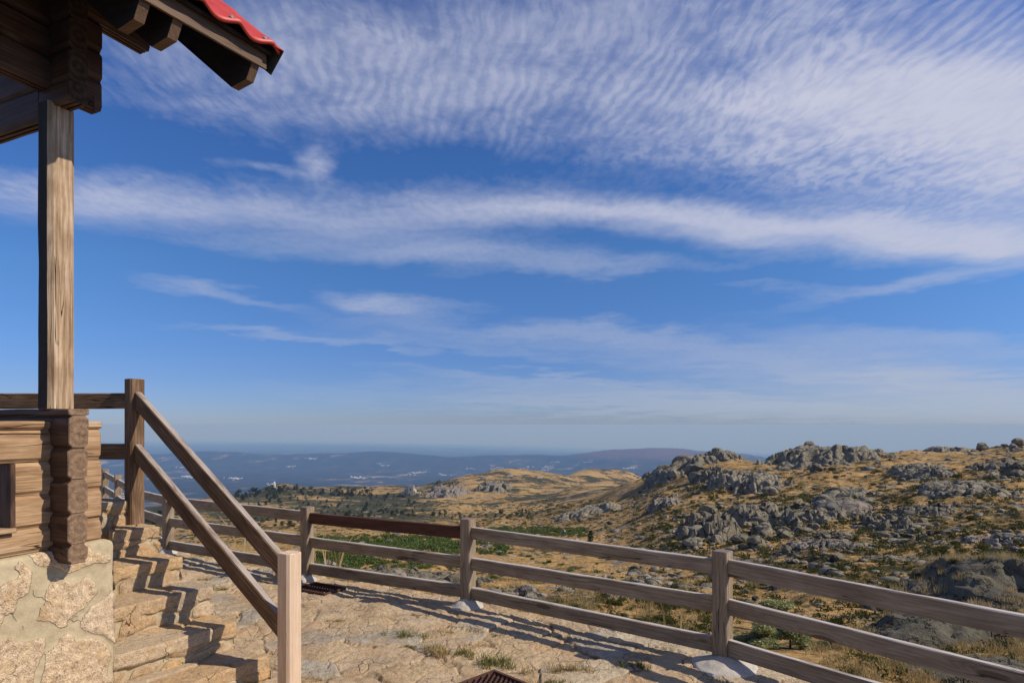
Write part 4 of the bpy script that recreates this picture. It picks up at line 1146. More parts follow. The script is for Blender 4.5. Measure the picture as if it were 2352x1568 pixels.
for (x0, y0, x1, y1, sz, cnt, kind, stack, label, grp) in CL:
    for q in range(cnt):
        x = rb.uniform(x0, x1); y = rb.uniform(y0, y1)
        P = spot(x, y + sz * .25)
        s = sz * rb.choice((.55, .7, .8, 1.0, 1.3)) * .80 * P.y / 1450.0 * (1.25 if sz > 15 else 1)
        if stack and q % 4 == 0: P = P + Vector((0, 0, s * .30))
        boulder(P, s, kind, label, grp, sx=rb.uniform(1.0, 1.7), rz=rb.gauss(.5, .5) if rb.random() < .7 else None)
boulder(spot(1945, 1186) , 3.0, 'warm', 'broad smooth yellow grey whaleback rock lying in golden grass mid slope', None, sx=1.35, sink=.38, rz=.5).name = 'boulder'
boulder(spot(2256, 1034), 2.2, 'grey', 'single pointed boulder standing alone on the right skyline', None, sx=1.0, sink=.05)
boulder(spot(1580, 1062), 1.6, 'grey', 'single dark round boulder perched on the descending ridge', None, sink=.0)
# tors: build up the height of the two hilltops with bedded blocks
for (x, y, w_, n_, hgt, label, grp) in ((1647, 1052, 52, 16, 16, CL[0][8], CL[0][9]), (1868, 1046, 62, 26, 26, CL[4][8], CL[4][9])):
    for q in range(n_):
        t = max(-.95, min(.95, rb.gauss(0, .45))); lv = rb.random()
        P = spot(x + t * w_, y); P = P + Vector((0, 0, lv * max(0, 1 - t * t * 2.2) * hgt * P.y / 1450.0))
        s = rb.uniform(8, 15) * P.y / 1450.0
        boulder(P, s, 'grey', label, grp, sx=rb.uniform(1.1, 1.7), sink=.3)

# granite outcrops: bedrock lumps breaking out of the slope
def outcrop(x0, y0, x1, y1, amp_px, label, seed, rot=.6, mat='granite', elong=1.0):
    xc, yc = (x0 + x1) / 2, (y0 + y1) / 2
    Pc = spot(xc, yc); near_ = spot(xc, y1); far_ = spot(xc, y0)
    rx = (x1 - x0) / 2 * Pc.y / 1450 * 1.15; ry = min(max((far_.y - near_.y) / 2 * 1.1, rx * .55), rx * 1.9) * elong
    cy = min(max(Pc.y, near_.y + ry * .5), far_.y) ; cx = (xc - 1176) / 1450 * cy
    NX_, NY_ = 150, 120
    a = np.linspace(-1.25, 1.25, NX_)[None, :]; b = np.linspace(-1.25, 1.25, NY_)[:, None]
    X = cx + a * rx + 0 * b; Y = cy + b * ry + 0 * a
    dx_, dy_ = math.sin(math.atan2(cx, cy)), math.cos(math.atan2(cx, cy))
    zl = land(X, Y, False)
    q = np.sqrt(a * a + b * b) + .42 * fbm(X / (rx * .5) + seed, Y / (rx * .5), o=4, seed=seed, g=.6)
    mask = sst(1.05 - q, 0.0, .55)
    s1 = max(rx * .36, .8)
    c, s = math.cos(rot), math.sin(rot)
    U = (X * c + Y * s) / (s1 * 1.7); V = (-X * s + Y * c) / (s1 * .85)
    U = U + .30 * fbm(X / s1, Y / s1, o=3, seed=seed + 1); V = V + .30 * fbm(X / s1 + 9, Y / s1, o=3, seed=seed + 2)
    d1, d2, cid, ox, oy = cells(U, V, seed + 3, True)
    e1, e2, cid2, px2, py2 = cells(U * 2.3 + 5, V * 2.3, seed + 4, True)
    dome = (np.clip(1.0 - (d1 / 1.0) ** 2.5, 0, 1) ** .7 + .9 * ((cid * 17.3 % 1 - .65) * ox + (cid * 29.7 % 1 - .5) * oy)) * sst(d2 - d1, 0, .12)
    dome2 = (np.clip(1.0 - (e1 / .9) ** 2, 0, 1) ** .6 + .8 * ((cid2 * 17.3 % 1 - .5) * px2 + (cid2 * 29.7 % 1 - .5) * py2)) * sst(e2 - e1, 0, .10)
    A_ = 1.15 * amp_px * cy / 1450.0
    h = A_ * (mask ** .7) * (.30 + .60 * dome * (.45 + .55 * cid) + .15 * dome2 * (.3 + cid2) + .10 * fbm(X / (s1 * .35), Y / (s1 * .35), o=4, seed=seed + 6))
    gaps = (cid < .22) * sst(q, .3, .7)
    Z = zl - .25 - A_ * .15 + h * (1 - .85 * gaps) + .12 * mask * A_
    L0 = (cx, cy, float(land(np.array([cx]), np.array([cy]), False)[0]))
    o = grid_mesh('rock_outcrop', X - L0[0], Y - L0[1], Z - L0[2], M[mat], None, None, None, L0)
    return tag(o, label, 'outcrop')
OC = [
    (1594, 1034, 1706, 1062, 22, 'rounded granite outcrop capping the left rocky hilltop', .3, 'granite'),
    (1484, 1056, 1625, 1108, 20, 'long smooth granite ridge falling left from the left hilltop', 1.0, 'granite'),
    (1596, 1074, 1656, 1126, 20, 'narrow granite rib dropping below the left hilltop', 1.2, 'granite'),
    (1650, 1086, 1790, 1142, 32, 'tilted slabby granite crag in the middle of the upper slope', .9, 'granite'),
    (1776, 1030, 1962, 1090, 34, 'largest granite tor standing on the right skyline', .4, 'granite'),
    (1950, 1026, 2030, 1044, 12, 'low granite shoulder running right from the large tor', .2, 'granite'),
    (2126, 1028, 2214, 1044, 11, 'flat dark outcrop on the grassy skyline at right', .1, 'granite'),
    (2060, 1066, 2166, 1110, 18, 'dark broken outcrop below the grassy right skyline', .2, 'granite'),
    (2264, 1056, 2380, 1106, 22, 'lumpy outcrop of tall blocks by the right picture edge', .5, 'granite'),
    (2120, 1106, 2272, 1140, 18, 'long flat outcrop crossing the upper right slope', .1, 'granite'),
    (1482, 1132, 1562, 1200, 22, 'small outcrop at the left foot of the rocky slope', .8, 'granite_warm'),
    (1556, 1172, 1700, 1275, 44, 'massive granite heap directly behind the third fence post', .8, 'granite'),
    (1660, 1160, 1800, 1230, 36, 'sloping granite bluff up and right of the third fence post', .8, 'granite'),
    (1780, 1158, 1912, 1236, 34, 'broad cracked granite bluff in the middle of the slope', .5, 'granite'),
    (1905, 1160, 1982, 1206, 18, 'smooth rounded outcrop ringed by golden grass', .3, 'granite_warm'),
    (1835, 1134, 1992, 1164, 16, 'thin dark rock band across the middle slope', .1, 'granite'),
    (1985, 1156, 2085, 1262, 26, 'lower half of the broken granite rib crossing golden grass', 1.0, 'granite'),
    (2070, 1146, 2180, 1210, 20, 'upper half of the broken granite rib crossing golden grass', .9, 'granite'),
    (1790, 1212, 1955, 1300, 24, 'low granite pavement in grass just above the top rail', .7, 'granite_warm'),
    (2236, 1214, 2345, 1272, 22, 'pale lichened outcrop near the right edge above the rail', .6, 'granite_warm'),
    (1990, 1262, 2130, 1300, 14, 'low flat outcrop touching the top rail at right', .3, 'granite'),
    (1270, 1150, 1420, 1215, 18, 'rock steps at the left end of the right hillside', .9, 'granite'),
    (1100, 1104, 1170, 1140, 14, 'dark cliff band on the golden middle hill', 1.2, 'granite'),
    (985, 1120, 1070, 1150, 16, 'pale rocky cliff beside the small stone house', 1.0, 'granite_warm'),
    (825, 1306, 1066, 1346, 26, 'smooth grey rock platform behind the bottom rail left of the second post', .3, 'granite'),
    (1110, 1348, 1240, 1384, 20, 'flat pale bedrock low behind the bottom rail right of the second post', .3, 'granite_warm'),
]
for i, (x0, y0, x1, y1, am, lab, ro, mt) in enumerate(OC): outcrop(x0, y0, x1, y1, am, lab, 500 + 11 * i, ro, mt)

# near crag at the right edge
def crag(name, x0, y0, Y0, x1, y1, Y1, rad_, label, seed):
    a = Vector(((x0 - 1176) / 1450 * Y0, Y0, 1.6 - (y0 - HZ) / 1450 * Y0)); b_ = Vector(((x1 - 1176) / 1450 * Y1, Y1, 1.6 - (y1 - HZ) / 1450 * Y1))
    ns_, nc = 110, 90
    ax = (b_ - a).normalized(); sd_ = ax.cross(Vector((0, 0, 1))).normalized(); up_ = sd_.cross(ax)
    t = np.linspace(0, 1, ns_)[:, None]; c = np.linspace(-.15 * math.pi, 1.15 * math.pi, nc)[None, :]
    rr = rad_ * np.sqrt(np.clip(np.sin(np.pi * np.clip(t * .97 + .015, 0, 1)), 0, 1)) * (1 + 0 * c)
    cx = np.cos(c) * rr * 1.6; cz = (np.sin(c)) * rr - rad_
    L = (b_ - a).length
    X = a.x + ax.x * t * L + sd_.x * cx + up_.x * cz; Y = a.y + ax.y * t * L + sd_.y * cx + up_.y * cz; Z = a.z + ax.z * t * L + sd_.z * cx + up_.z * cz
    dd = .35 * fbm(X * .35, Y * .35, Z * .35, o=3, seed=seed) + .22 * np.abs(fbm(X * 1.3, Y * 1.3, Z * 2.2, o=5, seed=seed + 1, g=.6)) * (cx < .2 * rad_) 
    nx_ = sd_.x * np.cos(c) + up_.x * np.sin(c); ny_ = sd_.y * np.cos(c) + up_.y * np.sin(c); nz_ = sd_.z * np.cos(c) + up_.z * np.sin(c)
    k1, k2, kc = cells(t * L / (rad_ * .55) + .4 * fbm(t * 9 + 0 * c, c * 3 + 0 * t, o=3, seed=seed + 7), c * 2.6 + 0 * t + .4 * fbm(t * 9 + 0 * c, c * 3 + 0 * t, o=3, seed=seed + 8), seed + 5)
    side_ = sst(np.cos(c) + 0 * t, -.1, .5)
    dd = dd * rad_ * .8 + (.16 * (kc - .5) * 2 - .10 * (1 - sst(k2 - k1, 0, .12))) * rad_ * (.25 + side_)
    X = X + nx_ * dd; Y = Y + ny_ * dd; Z = Z + nz_ * dd
    L0 = (a.x, a.y, a.z)
    o = grid_mesh(name, X - a.x, Y - a.y, Z - a.z, M['granite_near'], None, None, None, L0)
    return tag(o, label, 'rock')
crag('rock_ledge', 2050, 1386, 16.5, 2520, 1238, 20.0, 2.1, 'long smooth dark rock ledge rising to the right picture edge above the rails', 301)
crag('rock_ledge', 1900, 1500, 10.5, 2500, 1372, 13.0, 1.3, 'rough shaded crag behind the middle rail at the right', 311)
crag('rock_ledge', 2040, 1590, 7.6, 2520, 1520, 8.6, .8, 'low shaded rock near the bottom right corner behind the lowest rail', 321)

# loose rocks: the many small ones
def scatter_rocks(name, count, seed, region, smin, smax, mat, gate=None, pts=None):
    rnd = np.random.RandomState(seed)
    bm = bmesh.new(); bmesh.ops.create_icosphere(bm, subdivisions=2, radius=1.0)
    base = np.array([v.co for v in bm.verts]); fc = np.array([[v.index for v in f.verts] for f in bm.faces]); bm.free()
    V = []; Fc = []; kq = 0
    tries = 0
    while kq < count and tries < count * 12:
        tries += 1
        if pts is not None: X, Yd, z, s = pts[kq]
        x = rnd.uniform(region[0], region[1]); lo = rnd.uniform(0, 1)
        if pts is None:
            Yd = math.exp(rnd.uniform(math.log(region[2]), math.log(region[3]))); X = (x - 1176) / 1450 * Yd
        if gate is not None and float(fbm(np.array([X / gate[0]]), np.array([Yd / gate[0]]), o=3, seed=gate[2])[0]) < gate[1]: continue
        if math.hypot(X, Yd) < float(fence_r(math.atan2(X, Yd))) + 1.2: continue
        if pts is None: z = float(land(np.array([X]), np.array([Yd]), False)[0])
        if pts is None: s = (smin + (smax - smin) * rnd.rand() ** 3) * (Yd / 40) ** .45
        co = base.copy()
        for _ in range(6):
            nn = rnd.normal(size=3); nn /= np.linalg.norm(nn); t = co @ nn; d = rnd.uniform(.5, .85)
            co = co - (np.maximum(t - d, 0))[:, None] * nn[None, :]
        co = co * np.array([rnd.uniform(.9, 2.2), rnd.uniform(.7, 1.2), rnd.uniform(.4, .8)]) * s
        an = rnd.uniform(0, 6.28) * .4 + .3; ca_, sa_ = math.cos(an), math.sin(an)
        co = np.stack([co[:, 0] * ca_ - co[:, 1] * sa_, co[:, 0] * sa_ + co[:, 1] * ca_, co[:, 2]], -1) + np.array([X, Yd, z - s * .10])
        V.append(co); Fc.append(fc + kq * len(base)); kq += 1
    V = np.concatenate(V); Fc = np.concatenate(Fc)
    me = bpy.data.meshes.new(name)
    me.vertices.add(len(V)); me.vertices.foreach_set('co', V.astype(np.float32).ravel())
    me.loops.add(Fc.size); me.loops.foreach_set('vertex_index', Fc.astype(np.int32).ravel())
    me.polygons.add(len(Fc)); me.polygons.foreach_set('loop_start', np.arange(0, Fc.size, 3, dtype=np.int32))
    me.update(calc_edges=True); me.materials.append(mat)
    o = bpy.data.objects.new(name, me); C.objects.link(o)
    return o
tag(scatter_rocks('loose_rocks', 900, 11, (1380, 2450, 14, 230), .10, .60, M['granite'], (9, .06, 71)), 'countless loose grey rocks strewn over the right hillside', 'loose rocks', kind='stuff')
tag(scatter_rocks('pale_rocks', 900, 12, (1100, 2450, 20, 230), .08, .40, M['granite_warm'], (20, .0, 72)), 'countless small pale rocks scattered through the dry grass', 'loose rocks', kind='stuff')
tag(scatter_rocks('valley_rocks', 700, 13, (300, 1500, 25, 420), .10, .6, M['granite_warm'], (25, .02, 73)), 'countless pale stones scattered over the valley floor', 'loose rocks', kind='stuff')

rk = np.random.RandomState(31); pts_ = []
for (x0, y0, x1, y1, sz, cnt, kind, stack, label, grp) in CL:
    if kind == 'near': continue
    for q in range(int(22 + (x1 - x0) * (y1 - y0) / 110)):
        P = spot(rk.uniform(x0 - 12, x1 + 12), rk.uniform(y0 - 2, y1 + 8))
        pts_.append((P.x, P.y, P.z + .1, sz * (.14 + .42 * rk.rand() ** 2) * .7 * P.y / 1450))
tag(scatter_rocks('outcrop_rubble', len(pts_), 14, (0, 1, 5, 6), .1, .2, M['granite'], None, pts_), 'countless broken grey blocks packed between the big boulders', 'loose rocks', kind='stuff')

# ------------------------------------------------------------------ vegetation
def mat_leaf(name, stops, sc=.8):
    m, k, b = new_mat(name)
    p = k.node('ShaderNodeNewGeometry').outputs['Position']
    ob = k.node('ShaderNodeObjectInfo').outputs['Random']
    t = k.m('ADD', k.m('MULTIPLY', k.noise(p, sc, 4, 0.7), 0.6), k.m('MULTIPLY', k.noise(p, sc * 14, 3, 0.7), 0.4))
    t = k.m('ADD', t, k.m('MULTIPLY', k.m('SUBTRACT', ob, 0.5), 0.12))
    k.l.new(k.ramp(t, stops), b.inputs['Base Color'])
    b.inputs['Roughness'].default_value = 0.75
    b.inputs['Specular IOR Level'].default_value = 0.15
    tr = k.node('ShaderNodeBsdfTranslucent'); k.put(tr.inputs[0], b.inputs['Base Color'].links[0].from_socket)
    mx = k.node('ShaderNodeMixShader'); mx.inputs[0].default_value = 0.22
    k.l.new(b.outputs[0], mx.inputs[1]); k.l.new(tr.outputs[0], mx.inputs[2])
    out = [n_ for n_ in k.n if n_.type == 'OUTPUT_MATERIAL'][0]
    k.l.new(mx.outputs[0], out.inputs[0])
    return m
M['broom'] = mat_leaf('broom_leaf', [(0.3, (.026, .045, .012)), (0.5, (.075, .112, .028)), (0.7, (.15, .19, .055))])
M['heath'] = mat_leaf('heath_leaf', [(0.3, (.030, .036, .010)), (0.5, (.080, .085, .022)), (0.7, (.17, .16, .050))])
M['pine'] = mat_leaf('pine_needle', [(0.3, (.016, .030, .012)), (0.5, (.036, .058, .022)), (0.7, (.075, .10, .040))])
M['sap'] = mat_leaf('sapling_needle', [(0.3, (.17, .18, .075)), (0.5, (.28, .30, .13)), (0.7, (.42, .42, .20))], 3)
M['straw'] = mat_leaf('dry_grass', [(0.3, (.22, .15, .06)), (0.5, (.42, .31, .14)), (0.7, (.60, .48, .26))], 3)
M['green_grass'] = mat_leaf('green_grass', [(0.3, (.10, .11, .03)), (0.5, (.19, .19, .06)), (0.7, (.36, .30, .12))], 9)
m, k, b = new_mat('bark'); p = k.node('ShaderNodeNewGeometry').outputs['Position']
k.l.new(k.ramp(k.noise(p, 6.0, 5, .7), [(.3, (.05, .038, .03)), (.7, (.14, .11, .09))]), b.inputs['Base Color']); b.inputs['Roughness'].default_value = .95; M['bark'] = m
m, k, b = new_mat('dead_wood'); b.inputs['Base Color'].default_value = (.16, .13, .11, 1); b.inputs['Roughness'].default_value = .95; M['dead'] = m

def leafcloud(rnd, cen, radii, n_, size, up=.3):
    """n_ small leaf faces spread near the surface and through the volume of a lumpy ellipsoid"""
    d = rnd.normal(size=(n_, 3)); d /= np.linalg.norm(d, axis=1)[:, None]
    r = .45 + .55 * rnd.rand(n_) ** .45
    lump = 1 + .32 * fbm(d[:, 0] * 2 + cen[0], d[:, 1] * 2 + cen[1], d[:, 2] * 2, o=3, seed=int(abs(cen[0] * 7) % 97))
    P = d * (r * lump)[:, None] * np.array(radii) + np.array(cen)
    a = rnd.normal(size=(n_, 3)) + d * .5 + np.array([0, 0, up]); a /= np.linalg.norm(a, axis=1)[:, None]
    b_ = np.cross(a, rnd.normal(size=(n_, 3))); b_ /= np.linalg.norm(b_, axis=1)[:, None] + 1e-9
    s = size * (.6 + .8 * rnd.rand(n_))[:, None]
    v = np.stack([P - b_ * s * .35, P + b_ * s * .35, P + a * s + b_ * s * .1], 1)
    return v.reshape(-1, 3)
def tri_mesh(name, V, mat):
    me = bpy.data.meshes.new(name); nt = len(V) // 3
    me.vertices.add(len(V)); me.vertices.foreach_set('co', V.astype(np.float32).ravel())
    me.loops.add(nt * 3); me.loops.foreach_set('vertex_index', np.arange(nt * 3, dtype=np.int32))
    me.polygons.add(nt); me.polygons.foreach_set('loop_start', np.arange(0, nt * 3, 3, dtype=np.int32))
    me.update(calc_edges=True); me.materials.append(mat)
    return me
def shrub_cloud(rnd, base, s, n_, leaf, flat=.62):
    out = []
    nb = rnd.randint(3, 6)
    for _ in range(nb):
        o_ = rnd.normal(size=2) * .42 * s
        rr = s * rnd.uniform(.42, .75)
        out.append(leafcloud(rnd, (base[0] + o_[0], base[1] + o_[1], base[2] + rr * flat * .55), (rr, rr, rr * flat), n_ // nb, leaf))
    return np.concatenate(out)
rn = np.random.RandomState(8)
SH = {kd: [tri_mesh('shrub', shrub_cloud(np.random.RandomState(50 + i), (0, 0, 0), 1.0, 900, .13), M[kd]) for i in range(4)] for kd in ('broom', 'heath')}
def shrub(P, s, kd, label, group):
    o = bpy.data.objects.new('shrub', SH[kd][rb.randrange(4)]); C.objects.link(o)
    o.location = P; o.scale = (s * rb.uniform(.9, 1.4), s * rb.uniform(.8, 1.2), s * rb.uniform(.75, 1.15)); o.rotation_euler = (0, 0, rb.uniform(0, 6.28))
    return tag(o, label, 'shrub', group)
SHR = [
    (1500, 1640, 1290, 1330, 9, 12, 'heath', 'small olive shrub in dry grass between the upper rails left of the third post', 'olive shrubs between the rails'),
    (1100, 1480, 1270, 1330, 12, 26, 'broom', 'round green shrub dotted over pale sandy ground behind the middle rail', 'round shrubs on sandy ground'),
    (1240, 1640, 1372, 1480, 28, 56, 'heath', 'dark olive shrub in the dense scrub just behind the lower rails', 'dark scrub behind the lower rails'),
    (1690, 1960, 1300, 1345, 16, 14, 'heath', 'olive shrub growing on the golden slope just above the rail right of the third post', 'shrubs right of the third post'),
    (1900, 2352, 1080, 1150, 11, 26, 'heath', 'low olive shrub high on the right slope among boulders', 'shrubs high on the right slope'),
    (1900, 2352, 1160, 1270, 16, 34, 'heath', 'low olive shrub on the middle of the right slope', 'shrubs on the middle right slope'),
    (1560, 1900, 1140, 1260, 12, 22, 'broom', 'small green shrub growing among the grey boulder heaps', 'shrubs among boulder heaps'),
    (2150, 2352, 1250, 1300, 24, 12, 'heath', 'bushy olive shrub beside the smooth rock ledge', 'shrubs beside the rock ledge'),
    (2100, 2352, 1330, 1400, 26, 8, 'heath', 'yellow olive bush growing on the shaded crag', 'bushes on the shaded crag'),
    (720, 860, 1283, 1306, 26, 12, 'broom', 'dense green bush beyond the bottom rail left of the second post', 'dense green bushes beyond the rail'),
]
for (x0, x1, y0, y1, sz, cnt, kd, label, grp) in SHR:
    for q in range(cnt):
        x, y = rb.uniform(x0, x1), rb.uniform(y0, y1)
        P = spot(x, y)
        shrub(P, sz * rb.choice((.6, .8, 1, 1.2)) * .80 * P.y / 1450, kd, label, grp)
def scrub(name, regions, seed, mat, n_, leaf, label):
    r_ = np.random.RandomState(seed); out = []
    for (x0, x1, y0, y1, sz, cnt) in regions:
        for q in range(cnt):
            P = spot(r_.uniform(x0, x1), r_.uniform(y0, y1))
            s = sz * r_.choice((.55, .8, 1.0, 1.3)) * .66 * P.y / 1450
            out.append(shrub_cloud(r_, (P.x, P.y, P.z), s, n_, s * leaf, .5))
    o = bpy.data.objects.new(name, tri_mesh(name, np.concatenate(out), mat)); C.objects.link(o)
    return tag(o, label, 'scrub', kind='stuff')
scrub('broom_scrub', [(720, 1040, 1234, 1262, 15, 330), (760, 1160, 1246, 1276, 17, 260), (1120, 1350, 1212, 1232, 11, 260), (720, 860, 1270, 1312, 20, 90), (860, 1040, 1290, 1308, 15, 60), (560, 720, 1226, 1240, 9, 50)],
      21, M['broom'], 130, .26, 'continuous bright green broom thicket covering the valley floor')
scrub('heath_scrub', [(1250, 1550, 1150, 1240, 9, 260), (1450, 2352, 1080, 1260, 11, 1000), (1500, 2352, 1120, 1290, 19, 260), (1080, 1300, 1160, 1215, 7, 200), (350, 1100, 1200, 1250, 8, 420), (500, 1450, 1150, 1215, 5, 700), (1250, 1700, 1380, 1490, 22, 120), (1500, 2352, 1260, 1350, 16, 220), (1300, 1700, 1330, 1400, 20, 90), (1900, 2352, 1400, 1560, 38, 110), (1640, 2200, 1325, 1470, 26, 130), (1500, 2352, 1200, 1330, 20, 160)],
      22, M['heath'], 90, .26, 'countless low olive heath cushions spread over slopes and valley')
# dry grass tussocks
def grass(name, pts, seed, mat, blades, h, spread, label=None, cat=None, kind=None, group=None, origin=None, lean=.45):
    r_ = np.random.RandomState(seed); out = []
    for (X, Y, Z, s) in pts:
        nb = blades
        a = r_.uniform(0, 6.28, nb); rr = spread * s * np.sqrt(r_.rand(nb))
        bx, by = X + rr * np.cos(a), Y + rr * np.sin(a)
        hh = h * s * r_.uniform(.4, 1.1, nb); la = r_.uniform(0, 6.28, nb); ll = hh * r_.uniform(.05, lean * 1.6, nb)
        w = h * s * .018 + .0012
        wa = r_.uniform(0, 6.28, nb)
        p0 = np.stack([bx - w * np.cos(wa), by - w * np.sin(wa), np.full(nb, Z)], -1); p1 = np.stack([bx + w * np.cos(wa), by + w * np.sin(wa), np.full(nb, Z)], -1)
        md_ = np.stack([bx + ll * .35 * np.cos(la), by + ll * .35 * np.sin(la), Z + hh * .6], -1)
        tp = np.stack([bx + ll * np.cos(la), by + ll * np.sin(la), Z + hh], -1)
        wv = np.stack([w * .7 * np.cos(wa), w * .7 * np.sin(wa), np.zeros(nb)], -1)
        out.append(np.stack([p0, p1, md_ + wv, p0, md_ + wv, md_ - wv, md_ - wv, md_ + wv, tp], 1).reshape(-1, 3))
    V = np.concatenate(out)
    if origin is not None: V = V - np.array(origin)
    o = bpy.data.objects.new(name, tri_mesh(name, V, mat)); C.objects.link(o)
    if origin is not None: o.location = origin
    return tag(o, label, cat, group, kind)
r_ = np.random.RandomState(77); pts = []
for (x0, x1, y0, y1, cnt, s) in ((1850, 2400, 1480, 1600, 150, 1.0), (2180, 2400, 1440, 1500, 60, 1.0), (2240, 2352, 1340, 1370, 40, .9), (2100, 2200, 1360, 1400, 30, .8), (1700, 2100, 1330, 1370, 90, .7), (1450, 2352, 1240, 1330, 200, .55),
                                 (1150, 1640, 1330, 1480, 150, 1.0), (700, 1100, 1330, 1345, 40, .8), (540, 700, 1240, 1262, 60, .8), (350, 540, 1240, 1262, 40, .8)):
    for q in range(cnt):
        P = spot(r_.uniform(x0, x1), r_.uniform(y0, y1)); pts.append((P.x, P.y, P.z - .02, s * (P.y / 12) ** .3 * r_.uniform(.6, 1.3)))
grass('dry_grass', pts, 3, M['straw'], 46, .20, .17, 'pale dry grass tussocks covering the slope beyond the fence', 'grass', 'stuff')
# bushes and tussocks rooted on the near ledges
from mathutils.bvhtree import BVHTree
gp_ = []
for q_, o_ in enumerate([o for o in C.objects if o.name.startswith('rock_ledge')]):
    bvh = BVHTree.FromPolygons([o_.matrix_basis @ v.co for v in o_.data.vertices], [tuple(p.vertices) for p in o_.data.polygons])
    c0 = [o_.matrix_basis @ v.co for v in o_.data.vertices]
    x0, x1 = min(v.x for v in c0), max(v.x for v in c0); y0, y1 = min(v.y for v in c0), max(v.y for v in c0)
    rr_q = random.Random(40 + q_); nsh = 0
    for _ in range(700):
        X, Y = rr_q.uniform(x0, x1), rr_q.uniform(y0, y1)
        if (X / Y) > .86: continue
        hit = bvh.ray_cast(Vector((X, Y, 5)), Vector((0, 0, -1)))
        if hit[0] is None or abs(hit[1].z) < .45: continue
        if float(fbm(np.array([X * .8]), np.array([Y * .8]), o=3, seed=88)[0]) < .05: continue
        if nsh < 9 and rr_q.random() < .12:
            shrub(hit[0] - Vector((0, 0, .05)), rr_q.uniform(.18, .34), 'heath', 'yellow olive bush rooted in the dark rock ledge', 'bushes on the rock ledges'); nsh += 1
        else: gp_.append((X, Y, hit[0].z - .02, rr_q.uniform(.6, 1.3)))
grass('ledge_grass', gp_, 9, M['straw'], 40, .20, .16, 'pale dry grass growing in the clefts of the near rock ledges', 'grass', 'stuff')
# a few tall straws just behind the fence
for (x, Y, hh, lab) in ((746, 7.1, .62, 'pair of tall dry stalks leaning behind the bottom rail right of the first post'), (1548, 4.9, .42, 'tall thin dry stalks behind the lower rails left of the third post'),
                        (775, 7.0, .6, 'single tall dry stalk between the bottom and middle rail'), (560, 8.0, .55, 'dry stalks rising behind the handrail foot')):
    X = (x - 1176) / 1450 * Y
    grass('dry_stalks', [(X, Y, -.10, 1)], int(x), M['straw'], 4, hh, .07, lab, 'dry stalks', None, None, (X, Y, -.10), .35)
# grass tufts growing in the joints of the paving
TF = [(768, 1424, .5, 'small grass tuft near the pale lower handrail post'), (935, 1462, .9, 'wide low grass tuft left of the rail shadows'), (940, 1484, .4, 'little dark tuft under the wide low one'),
      (1030, 1500, 1.1, 'large spreading tuft of green and dry grass in mid paving'), (1000, 1490, .8, 'dry yellow tuft at the left of the large spreading one'), (1062, 1506, .8, 'reddish green tuft at the right of the large spreading one'),
      (1135, 1525, 1.2, 'bushiest green grass tuft in front of the shadows'), (1135, 1456, .45, 'small bright green tuft inside the lowest rail shadow'), (1112, 1480, .6, 'thin yellow tuft just below the lowest shadow'),
      (1290, 1540, 1.0, 'flat dry straw tuft right of the bushiest one'), (1444, 1530, .7, 'green tuft sitting in the shadows left of the big mortar mound'), (1275, 1575, .7, 'green tuft at the bottom edge of the picture'),
      (955, 1414, .4, 'tiny pale tuft close to the fence shadow left part'), (1020, 1448, .35, 'tiny dry tuft between two shadow bands'), (500, 1352, .6, 'grass tuft on the paving behind the stairs'), (470, 1330, .5, 'dry tuft on the paving beside the far end of the stairs'),
      (1180, 1462, .4, 'thin dry tuft right of the small bright green one'), (730, 1560, .6, 'dark tuft at the foot of the pale post')]
for i, (x, y, s, lab) in enumerate(TF):
    Y = 1.6 * 1450 / (y - HZ); X = (x - 1176) / 1450 * Y
    r_ = np.random.RandomState(i); pts = []
    for q in range(int(5 + 6 * s)): pts.append((X + r_.normal() * .055 * s * 1.5, Y + r_.normal() * .03 * s, pave_z(X, Y) - .008, s * r_.uniform(.5, 1.1)))
    dry = any(w in lab for w in ('dry', 'yellow', 'pale', 'straw'))
    grass('grass_tuft', pts, 200 + i, M['straw' if dry else 'green_grass'], 26, .075, .045, lab, 'grass tuft', None, None, (X, Y, 0), .9)

